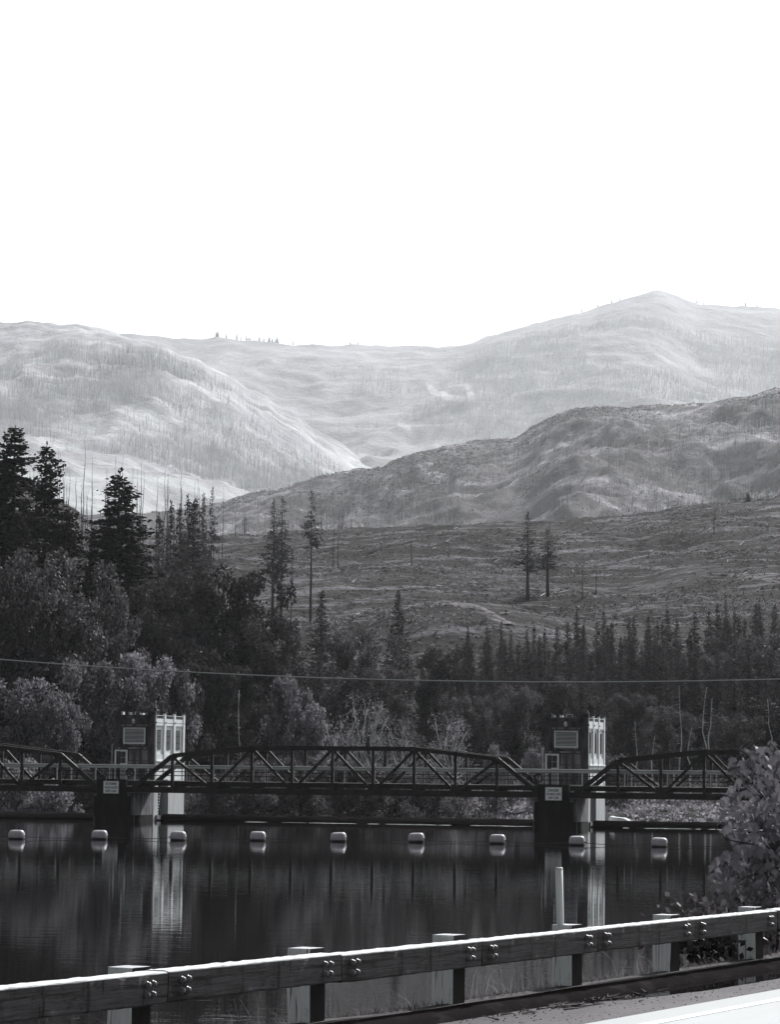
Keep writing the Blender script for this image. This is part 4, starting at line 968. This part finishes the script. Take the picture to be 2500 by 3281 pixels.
# ------------------------------------------------------------------ stuff: snag forests, brush, logs, undergrowth
def pole_field(name, n, zf, a0, a1, y0, y1, hlo, hhi, wid, m, seed, label, mask=None, cone=0.0):
    r = np.random.default_rng(seed); y = r.uniform(y0, y1, n * 3); a = r.uniform(a0, a1, n * 3); x = a * y
    if mask is not None:
        k = mask(x, y) > r.random(n * 3); x, y = x[k], y[k]
    x, y = x[:n], y[:n]; z = zf(x, y); n = len(x)
    h = r.uniform(hlo, hhi, n); w = wid * r.uniform(0.6, 1.4, n); lx = r.normal(0, 0.03, n) * h; th = r.uniform(0, 2.1, n)
    V = []
    for q in range(3): V.append(np.stack([x + w * np.cos(th + 2.094 * q), y + w * np.sin(th + 2.094 * q), z - 1.5], -1))
    for q in range(3): V.append(np.stack([x + lx + w * 0.35 * np.cos(th + 2.094 * q), y + w * 0.35 * np.sin(th + 2.094 * q), z + h], -1))
    V = np.stack(V, 1).reshape(-1, 3); b = np.arange(n)[:, None] * 6
    Fc = np.concatenate([b + np.array([[0, 1, 4, 3]]), b + np.array([[1, 2, 5, 4]]), b + np.array([[2, 0, 3, 5]])])
    tag(link(name, mesh_np(name, V, Fc, m)), label, 'dead trees', kind='stuff')
pole_field('burnt_forest', 22000, zt3, -0.16, 0.02, 3230 * KM, 4250 * KM, 14, 27, 0.36, M['bleached'], 3, 'bleached burnt forest covering the pale mountain', lambda x, y: np.clip((fbm(x / 300, y / 420, 91, 4) - 0.42) * 6, 0.02, 1) * (y < 3950 * KM))
pole_field('burnt_forest', 8000, zt3, -0.16, 0.02, 3230 * KM, 4250 * KM, 12, 24, 0.30, M['charred'], 13, 'charred burnt forest covering the pale mountain', lambda x, y: np.clip((fbm(x / 260, y / 420, 191, 4) - 0.42) * 6, 0.02, 1) * (y < 3900 * KM))
pole_field('burnt_forest', 20000, zt4, -0.10, 0.16, 4300 * KM, 5780 * KM, 14, 28, 0.5, M['bleached'], 4, 'bleached burnt forest covering the peaked mountain', lambda x, y: np.clip((fbm(x / 420, y / 500, 93, 4) - 0.45) * 6, 0.02, 1) * (y < 5450 * KM))
pole_field('burnt_forest', 5000, zt2, -0.1, 0.16, 1450 * KF, 2480 * KF, 6, 13, 0.2, M['charred'], 5, 'charred burnt forest on the middle ridge', lambda x, y: np.clip((fbm(x / 160, y / 220, 95, 4) - 0.45) * 7, 0.02, 1) * (y < 2330 * KF))
pole_field('burnt_forest', 3500, zt2, -0.1, 0.16, 1450 * KF, 2480 * KF, 6, 13, 0.22, M['bleached'], 6, 'bleached burnt forest on the middle ridge', lambda x, y: np.clip((fbm(x / 140, y / 200, 97, 4) - 0.45) * 7, 0.02, 1) * (y < 2330 * KF))

def tufts(name, n_t, per, zf, a0, a1, y0, y1, rlo, rhi, leaf, m, seed, label, cat, mask=None, flat=0.8, up=0.2):
    r = np.random.default_rng(seed); y = r.uniform(y0, y1, n_t * 3); a = r.uniform(a0, a1, n_t * 3); x = a * y
    if mask is not None:
        k = mask(x, y) > r.random(n_t * 3); x, y = x[k], y[k]
    x, y = x[:n_t], y[:n_t]; n_t = len(x); z = zf(x, y); R_ = r.uniform(rlo, rhi, n_t)
    c = np.repeat(np.stack([x, y, z], -1), per, 0); Rr = np.repeat(R_, per)[:, None]; n = len(c)
    d = norm(r.normal(0, 1, (n, 3))); d[:, 2] = abs(d[:, 2]) * flat
    p = c + d * Rr * (r.random((n, 1)) ** 0.5); dd = norm(d + r.normal(0, 0.6, (n, 3)) + np.array([0, 0, up])); w = norm(np.cross(dd, r.normal(0, 1, (n, 3))))
    V, Fc = cards(p, dd, w, leaf * r.uniform(0.5, 1.3, n), leaf * r.uniform(0.4, 0.9, n))
    tag(link(name, mesh_np(name, V, Fc, m)), label, cat, kind='stuff')
tufts('brush', 12000, 7, zt, -0.14, 0.15, 480, 990, 0.12, 0.6, 0.36, M['leaf_dark'], 61, 'low dark brush and stumps dotted over the cleared hill', 'brush', lambda x, y: np.clip((fbm(x / 40, y / 50, 99, 3) - 0.4) * 5, 0.1, 1))
tufts('dry_scrub', 9000, 7, zt, -0.14, 0.15, 500, 980, 0.12, 0.55, 0.36, M['dry_grass'], 63, 'pale dry scrub dotted over the cleared hill', 'scrub', lambda x, y: np.clip((fbm(x / 30, y / 40, 199, 3) - 0.45) * 6, 0.02, 1))
tufts('undergrowth', 2600, 22, zt, -0.16, 0.16, 300, 460, 0.6, 2.2, 0.42, M['leaf_mid'], 65, 'undergrowth on the forest floor behind the dam', 'undergrowth')
tufts('bank_brush', 700, 26, zt, -0.15, 0.045, 262, 300, 0.5, 1.5, 0.3, M['leaf_mid'], 67, 'low brush along the far bank under the bridge', 'brush')
tufts('bank_grass', 1500, 14, zt, 0.03, 0.16, 262, 330, 0.2, 0.7, 0.35, M['dry_grass'], 69, 'pale grass on the far bank right of the danger sign pier', 'grass', None, 0.5, 0.8)
tufts('ridge_scrub', 9000, 5, zt2, -0.1, 0.16, 1450 * KF, 2480 * KF, 0.8, 2.6, 1.6, M['leaf_light'], 71, 'pale scrub dotted over the middle ridge', 'scrub', lambda x, y: np.clip((fbm(x / 120, y / 160, 98, 3) - 0.4) * 5, 0.05, 1))
tufts('ridge_scrub', 12000, 5, zt2, -0.1, 0.16, 1450 * KF, 2480 * KF, 0.8, 2.6, 1.8, M['leaf_dark'], 72, 'dark scrub dotted over the middle ridge', 'scrub', lambda x, y: np.clip((fbm(x / 170, y / 240, 298, 4) - 0.45) * 7, 0.03, 1))
# fallen logs on the cleared hill
r = np.random.default_rng(73); lg = MB()
for k in range(240):
    y = r.uniform(540, 960); x = r.uniform(-0.13, 0.15) * y; z = float(zt(x, y)); a = r.uniform(0, 3.14); ln = r.uniform(2, 7); dx, dy = math.cos(a) * ln, math.sin(a) * ln
    lg.tube([(x, y, z + 0.25), (x + dx, y + dy, float(zt(x + dx, y + dy)) + 0.25)], [0.13, 0.08], 4)
tag(link('fallen_logs', lg.mesh('fallen_logs', M['bleached'], recalc=False)), 'pale fallen logs scattered over the cleared hill', 'logs', kind='stuff')

# ------------------------------------------------------------------ maple at the right edge, weeds behind the rail
M['maple_bark'] = mat_layers('maple_bark', 0.03, [(0.06, 20, (1, 1, 0.4), 0.5, 0.7)], 0.85, 0.2)
def maple_leaf_mesh(seed, m):
    r = np.random.default_rng(seed); half = [(0.0, 0.0), (0.10, -0.02), (0.34, -0.10), (0.30, 0.02), (0.40, 0.10), (0.56, 0.20), (0.44, 0.27), (0.52, 0.44), (0.36, 0.42), (0.22, 0.40), (0.26, 0.60), (0.18, 0.66), (0.10, 0.80)]
    out = [(x * r.uniform(0.9, 1.1), y * r.uniform(0.93, 1.07)) for x, y in half]
    pts = out + [(0.0, 1.0)] + [(-x * r.uniform(0.9, 1.1), y) for x, y in out[1:][::-1]]
    cup = r.uniform(-0.5, 0.25); V = [(0.0, 0.30, 0.03)] + [(x, y, cup * (x * x) + 0.18 * cup * (y - 0.3) ** 2 - 0.04 * abs(x)) for x, y in pts]
    n = len(pts); V += [(0.006, 0.0, 0.0), (-0.006, 0.0, 0.0), (0.0, -0.55, -0.10)]
    Fc = [(0, 1 + k, 1 + (k + 1) % n) for k in range(n)] + [(n + 1, n + 2, n + 3)]
    return mesh_np('leaf', V, Fc, m)
LEAF = [maple_leaf_mesh(900 + k, M['leaf_maple']) for k in range(5)]
BY_ = 37.0
base = at(2760, 3230, BY_ + 2); base.z = 0.8
mt = empty('maple_tree', base, 0, 'maple sapling with large lobed leaves leaning in at the right edge', 'tree')
r = np.random.default_rng(77)
def loc_(px, py, Y): return at(px, py, Y) - base
trunk_top = loc_(2640, 2330, BY_ + 1)
MB().tube([(0, 0, -1.2), loc_(2740, 3000, BY_ + 2), loc_(2690, 2650, BY_ + 1.5), trunk_top], [0.07, 0.06, 0.045, 0.015], 8).build('trunk', M['maple_bark'], mt)
limbs = [[(2700, 2700), (2560, 2560), (2440, 2450), (2370, 2400)], [(2700, 2760), (2600, 2700), (2480, 2660), (2410, 2600), (2330, 2560)], [(2710, 2800), (2590, 2740), (2440, 2710), (2330, 2690), (2280, 2640)],
         [(2720, 2860), (2600, 2780), (2500, 2775), (2390, 2810), (2300, 2870), (2262, 2920)], [(2720, 2900), (2560, 2840), (2470, 2860), (2410, 2910), (2390, 2940)], [(2690, 2640), (2580, 2480), (2500, 2410), (2470, 2380)],
         [(2710, 2780), (2560, 2720), (2430, 2740), (2350, 2760), (2290, 2790)], [(2705, 2740), (2580, 2640), (2490, 2600), (2420, 2520)], [(2715, 2850), (2600, 2800), (2520, 2800), (2460, 2830)]]
tips = []
for L_ in limbs:
    yo = r.uniform(-0.8, 0.8); P_ = [loc_(px, py, BY_ + yo * k / 3 + (1.2 - 0.4 * k)) for k, (px, py) in enumerate(L_)]
    MB().tube(P_, [0.028, 0.018, 0.012, 0.008, 0.006, 0.005][:len(P_)], 6).build('branch', M['maple_bark'], mt)
    for a, b in zip(P_[0:], P_[1:]):
        for q in np.linspace(0.05, 1, 7): tips.append(a.lerp(b, q))
n_obj = 0; stuffV, stuffF = [], []; nv = 0
cand = []
for t in tips:
    w = base + t
    for q in range(6):
        cand.append(w + Vector((r.normal(-0.03, 0.19), r.normal(0, 0.25), r.normal(-0.02, 0.18))))
def pix(p):
    q = CR.transposed() @ (p - Vector((0, 0, H))); return 1250 + F * q.x / -q.z, 1640 - F * q.y / -q.z
cand = [c for c in cand if (lambda u: u[0] > np.interp(u[1], [2330, 2400, 2480, 2540, 2620, 2660, 2700, 2740, 2790, 2850, 2900, 2950], [2420, 2345, 2355, 2330, 2292, 2300, 2390, 2300, 2268, 2320, 2255, 2300]) - 6 and u[1] < 2955 and u[1] > 2372)(pix(c))]
cand.sort(key=lambda c: c.y)
for k, c in enumerate(cand):
    sz = r.uniform(0.10, 0.165); droop = r.uniform(0.8, 1.5); az = r.uniform(-1.3, 1.3) + math.pi
    mtx = Matrix.Translation(c) @ Matrix.Rotation(az, 4, 'Z') @ Matrix.Rotation(-droop, 4, 'X') @ Matrix.Rotation(r.uniform(-0.7, 0.7), 4, 'Y') @ Matrix.Scale(sz, 4)
    me = LEAF[int(r.integers(0, 5))]
    vis = pix(c)[0] < 2520
    if vis and n_obj < 290:
        o = link('leaf', me, mt); o.matrix_parent_inverse = Matrix.Identity(4); o.matrix_basis = Matrix.Translation(-base) @ mtx; n_obj += 1
    else:
        V = [(Matrix.Translation(-base) @ mtx) @ v.co for v in me.vertices]; stuffV += V; stuffF += [tuple(i_ + nv for i_ in p_.vertices) for p_ in me.polygons]; nv += len(V)
o = link('foliage', mesh_np('foliage', stuffV, stuffF, M['leaf_maple']), mt); o['kind'] = 'stuff'

def weed(name, t, n, h, wdt, nl, leaf, m, label, cat, seed):
    """leafy weed clump standing behind the rail (rail frame t, n)"""
    r = np.random.default_rng(seed); p = RAIL @ Vector((n, t, -0.75)); e = empty(name, p, 0, label, cat)
    st = MB()
    for k in range(9):
        a = r.uniform(0, 6.28); rr = wdt * r.uniform(0.2, 0.9); st.tube([(0, 0, -0.1), (math.cos(a) * rr * 0.4, math.sin(a) * rr * 0.4, h * 0.6), (math.cos(a) * rr, math.sin(a) * rr, h * r.uniform(0.7, 1.0))], [0.008, 0.006, 0.002], 4)
    st.build('stem', M['maple_bark'], e)
    P_ = np.stack([r.normal(0, wdt * 0.5, nl), r.normal(0, wdt * 0.5, nl), h * np.clip(r.normal(0.6, 0.24, nl), 0.05, 1)], -1)
    d = norm(r.normal(0, 1, (nl, 3)) + np.array([0, 0, -0.2])); w = norm(np.cross(d, r.normal(0, 1, (nl, 3))))
    V, Fc = cards(P_, d, w, leaf * r.uniform(0.6, 1.3, nl), leaf * r.uniform(0.5, 0.9, nl)); link('leaves', mesh_np('leaves', V, Fc, m), e)['kind'] = 'stuff'
weed('weed_clump', 5.0 * RS, -0.9, 0.62, 0.55, 420, 0.11, M['leaf_weed'], 'dark leafy weed clump between the two rightmost rail posts', 'weeds', 5)
weed('weed_clump', 5.22 * RS, -0.85, 0.58, 0.5, 360, 0.11, M['leaf_weed'], 'dark leafy weeds against the rightmost rail post', 'weeds', 6)
weed('weed_clump', 5.3 * RS, -1.3, 0.86, 0.45, 260, 0.10, M['leaf_mid'], 'weed tops showing above the rail under the maple leaves', 'weeds', 7)
weed('weed_clump', 6.3 * RS, -1.2, 0.9, 0.6, 300, 0.10, M['leaf_mid'], 'grey weed clump behind the rail at the right edge', 'weeds', 8)
# grass: thin blades and seed stalks
M['stalk'] = mat_leaf('stalk', 0.06, 0.3, 0.3)
def blades(name, n, t0, t1, n0, n1, hlo, hhi, wid, m, seed, label, dens=None):
    r = np.random.default_rng(seed); t = r.uniform(t0, t1, n); x = r.uniform(n0, n1, n)
    if dens is not None:
        k = dens(t) > r.random(n); t, x = t[k], x[k]
    n = len(t); zb = np.interp(-x, [0.14, 0.3, 0.6, 1.0, 2.0, 4.5], [-0.565, -0.555, -0.60, -0.85, -1.7, -3.6]) - 0.01
    h = r.uniform(hlo, hhi, n); az = r.uniform(0, 6.28, n); ln = r.uniform(0.1, 1.3, n) * h; cx, cy = np.cos(az), np.sin(az); w = wid * r.uniform(0.6, 1.4, n)
    R3 = [np.stack([x + cx * ln * f ** 2 - s_ * cy * w * (1 - f * 0.85), t + cy * ln * f ** 2 + s_ * cx * w * (1 - f * 0.85), zb + h * (f - 0.18 * f ** 3)], -1) for f in (0, 0.55, 1.0) for s_ in (-1, 1)]
    V = np.stack(R3, 1).reshape(-1, 3); b = np.arange(n)[:, None] * 6
    o = tag(link(name, mesh_np(name, V, np.concatenate([b + np.array([[0, 1, 3, 2]]), b + np.array([[2, 3, 5, 4]])]), m)), label, 'grass', kind='stuff'); o.matrix_world = RAIL
blades('grass', 6000, -4, 22, -0.7, -0.22, 0.015, 0.08, 0.004, M['leaf_mid'], 31, 'short grass along the back of the kerb')
blades('tall_grass', 520, 4.6, 13.0, -1.5, -0.4, 0.10, 0.5, 0.0022, M['stalk'], 33, 'thin dry seed stalks of grass behind the rail', lambda t: np.clip(0.25 + 0.9 * np.exp(-((t - 7.2) / 1.2) ** 2) + 0.8 * np.exp(-((t - 9.6) / 1.2) ** 2), 0, 1))
blades('tall_grass', 260, -2, 6.0, -1.2, -0.5, 0.08, 0.4, 0.003, M['leaf_mid'], 35, 'sparse dark grass behind the rail on the left')
# twigs and bark lying on the shoulder
r = np.random.default_rng(55); tg = MB()
for k in range(70):
    t = r.normal(6.6, 0.9); n_ = 0.2 + abs(r.normal(0, 0.16)); a = r.normal(1.57, 0.5); ln = r.uniform(0.03, 0.3); tg.tube([(n_, t, -0.622), (n_ + math.cos(a) * ln, t + math.sin(a) * ln, -0.62 + r.uniform(0, 0.015))], [r.uniform(0.004, 0.011), 0.003], 4)
o = tag(link('twigs', tg.mesh('twigs', M['maple_bark'], recalc=False)), 'dark twigs and bark bits washed up along the kerb', 'twigs', kind='stuff'); o.matrix_world = RAIL
cr = MB()
for k in range(900):
    t = r.uniform(1, 18); n_ = r.uniform(0.15, 1.2); q = r.uniform(0.003, 0.010); cr.box(n_, n_ + q, t, t + q * 1.3, -0.634, -0.634 + q * 0.7)
o = tag(link('grit', cr.mesh('grit', M['kerb'], recalc=False)), 'dark grit scattered on the road shoulder', 'grit', kind='stuff'); o.matrix_world = RAIL
# pale concrete ledge at the foot of the right pier, downstream
lp = dam_w(S + 0.6, 12, 0.0)
e = empty('concrete_ledge', mat=DAM @ Matrix.Translation((S + 0.1, 9.5, 0.0)), label='low pale concrete ledge beside the foot of the danger sign pier', cat='ledge')
MB().prism([(0, -2), (1.5, -2), (1.5, 0.42), (1.1, 0.6), (0.3, 0.66), (0.0, 0.75)], 1, 0, 1.6).build('block', M['pier_side'], e, False, 0.06)
MB().prism([(1.5, -2), (2.4, -2), (2.4, 0.30), (1.5, 0.36)], 1, 0.3, 1.3).build('step', M['pier_side'], e, False, 0.05)

# ------------------------------------------------------------------ pale tracks worn into the cleared hill
M['track'] = mat_layers('track', 0.10, [(0.17, 0.35, (1, 1, 1), 0.45, 0.6), (0.035, 0.6, (1, 1, 1), 0.48, 0.58)], 0.95, 0.03)
def on_hill(px, py, y0=430, y1=960):
    for Y in np.arange(y0, y1, 1.0):
        p = at(px, py, Y)
        if p.z < float(zt(p.x, p.y)): return p
    return None
def track(pts, wid, seed):
    r = np.random.default_rng(seed); C_ = [on_hill(px, py) for px, py in pts]; C_ = [c for c in C_ if c is not None]; P_ = []
    for a, b in zip(C_, C_[1:]):
        for f in np.linspace(0, 1, 9)[:-1]: P_.append(a.lerp(b, f))
    V = []
    for k, c in enumerate(P_):
        d = (P_[min(k + 1, len(P_) - 1)] - P_[max(k - 1, 0)]); d.z = 0; d.normalize(); sd = Vector((-d.y, d.x, 0)); w = wid * r.uniform(0.6, 1.3)
        for q in (-1, -0.33, 0.33, 1):
            p = c + sd * w * q; V.append((p.x, p.y, float(zt(p.x, p.y)) + (0.22 if abs(q) < 1 else 0.02)))
    n = len(P_); i_ = (np.arange(n - 1)[:, None] * 4 + np.arange(3)[None, :]).ravel()
    tag(link('track', mesh_np('track', V, np.stack([i_, i_ + 1, i_ + 5, i_ + 4], -1), M['track'], True)), kind='structure')
track([(1300, 1950), (1350, 1938), (1400, 1932), (1450, 1934), (1500, 1940), (1550, 1958), (1600, 1985), (1640, 2005)], 1.8, 1)
track([(2280, 1842), (2340, 1843), (2400, 1850), (2460, 1860), (2520, 1868)], 1.1, 2)
track([(1640, 1795), (1720, 1790), (1800, 1770), (1900, 1756), (2000, 1752)], 1.4, 3)

# ------------------------------------------------------------------ air between here and the mountains
hm = bpy.data.materials.new('haze'); hm.use_nodes = True
hn, hl = hm.node_tree.nodes, hm.node_tree.links; hn.clear()
pv = hn.new('ShaderNodeVolumePrincipled'); ho = hn.new('ShaderNodeOutputMaterial')
pv.inputs['Color'].default_value = (0.93, 0.97, 1.0, 1); pv.inputs['Density'].default_value = HAZE; pv.inputs['Anisotropy'].default_value = 0.35
hl.new(pv.outputs[0], ho.inputs['Volume'])
hz = MB().box(-5000, 5000, -120, 14200, -16, 1900).build('haze', hm)
tag(hz, 'pale haze filling the valley air', 'haze', kind='stuff')
# ------------------------------------------------------------------ two small wisps of cloud clinging to the peaked mountain
mm = bpy.data.materials.new('mist'); mm.use_nodes = True
mn, ml = mm.node_tree.nodes, mm.node_tree.links; mn.clear()
mv = mn.new('ShaderNodeVolumePrincipled'); mo = mn.new('ShaderNodeOutputMaterial'); mv.inputs['Density'].default_value = 0.006; mv.inputs['Anisotropy'].default_value = 0.35; mv.inputs['Color'].default_value = (0.98, 0.99, 1, 1)
ml.new(mv.outputs[0], mo.inputs['Volume'])
def hit4(px, py):
    for Y in np.arange(3600 * KM, 5900 * KM, 25):
        p = at(px, py, Y)
        if p.z < float(zt4(p.x, p.y)): return Y
    return 5000 * KM
def wisp(strands, label):
    r = np.random.default_rng(len(strands)); Y0 = min(hit4(px, py) for st in strands for px, py, _ in st) - 130
    V, Fc = [], []
    for st in strands:
        for (p0, p1) in zip(st, st[1:]):
            for f in np.linspace(0, 1, 6):
                px, py, rd = [p0[q] + (p1[q] - p0[q]) * f for q in range(3)]
                for q in range(2):
                    c = at(px + r.normal(0, rd * 0.3), py + r.normal(0, rd * 0.25), Y0 + r.uniform(-30, 30)); R_ = rd / F * Y0 * r.uniform(0.5, 1.1); b = len(V)
                    for i in range(1, 6):
                        for j in range(10):
                            th, ph = math.pi * i / 6, 2 * math.pi * j / 10; V.append((c.x + 1.3 * R_ * math.sin(th) * math.cos(ph), c.y + R_ * math.sin(th) * math.sin(ph), c.z + 0.8 * R_ * math.cos(th)))
                    V += [(c.x, c.y, c.z + 0.8 * R_), (c.x, c.y, c.z - 0.8 * R_)]
                    for i in range(4):
                        for j in range(10): Fc.append((b + i * 10 + j, b + (i + 1) * 10 + j, b + (i + 1) * 10 + (j + 1) % 10, b + i * 10 + (j + 1) % 10))
                    for j in range(10): Fc.append((b + 50, b + j, b + (j + 1) % 10)); Fc.append((b + 51, b + 40 + (j + 1) % 10, b + 40 + j))
    tag(link('mist', mesh_np('mist', V, Fc, mm, True)), label, 'mist', kind='stuff')
wisp([[(1366, 1228, 8), (1395, 1255, 12), (1425, 1268, 14), (1470, 1280, 12), (1508, 1276, 12)], [(1508, 1276, 12), (1500, 1245, 9), (1494, 1224, 6)]], 'small forked wisp of cloud low on the peaked mountain')
wisp([[(1278, 1356, 7), (1300, 1366, 10), (1318, 1382, 7)]], 'smallest faint wisp of cloud left of the forked one')
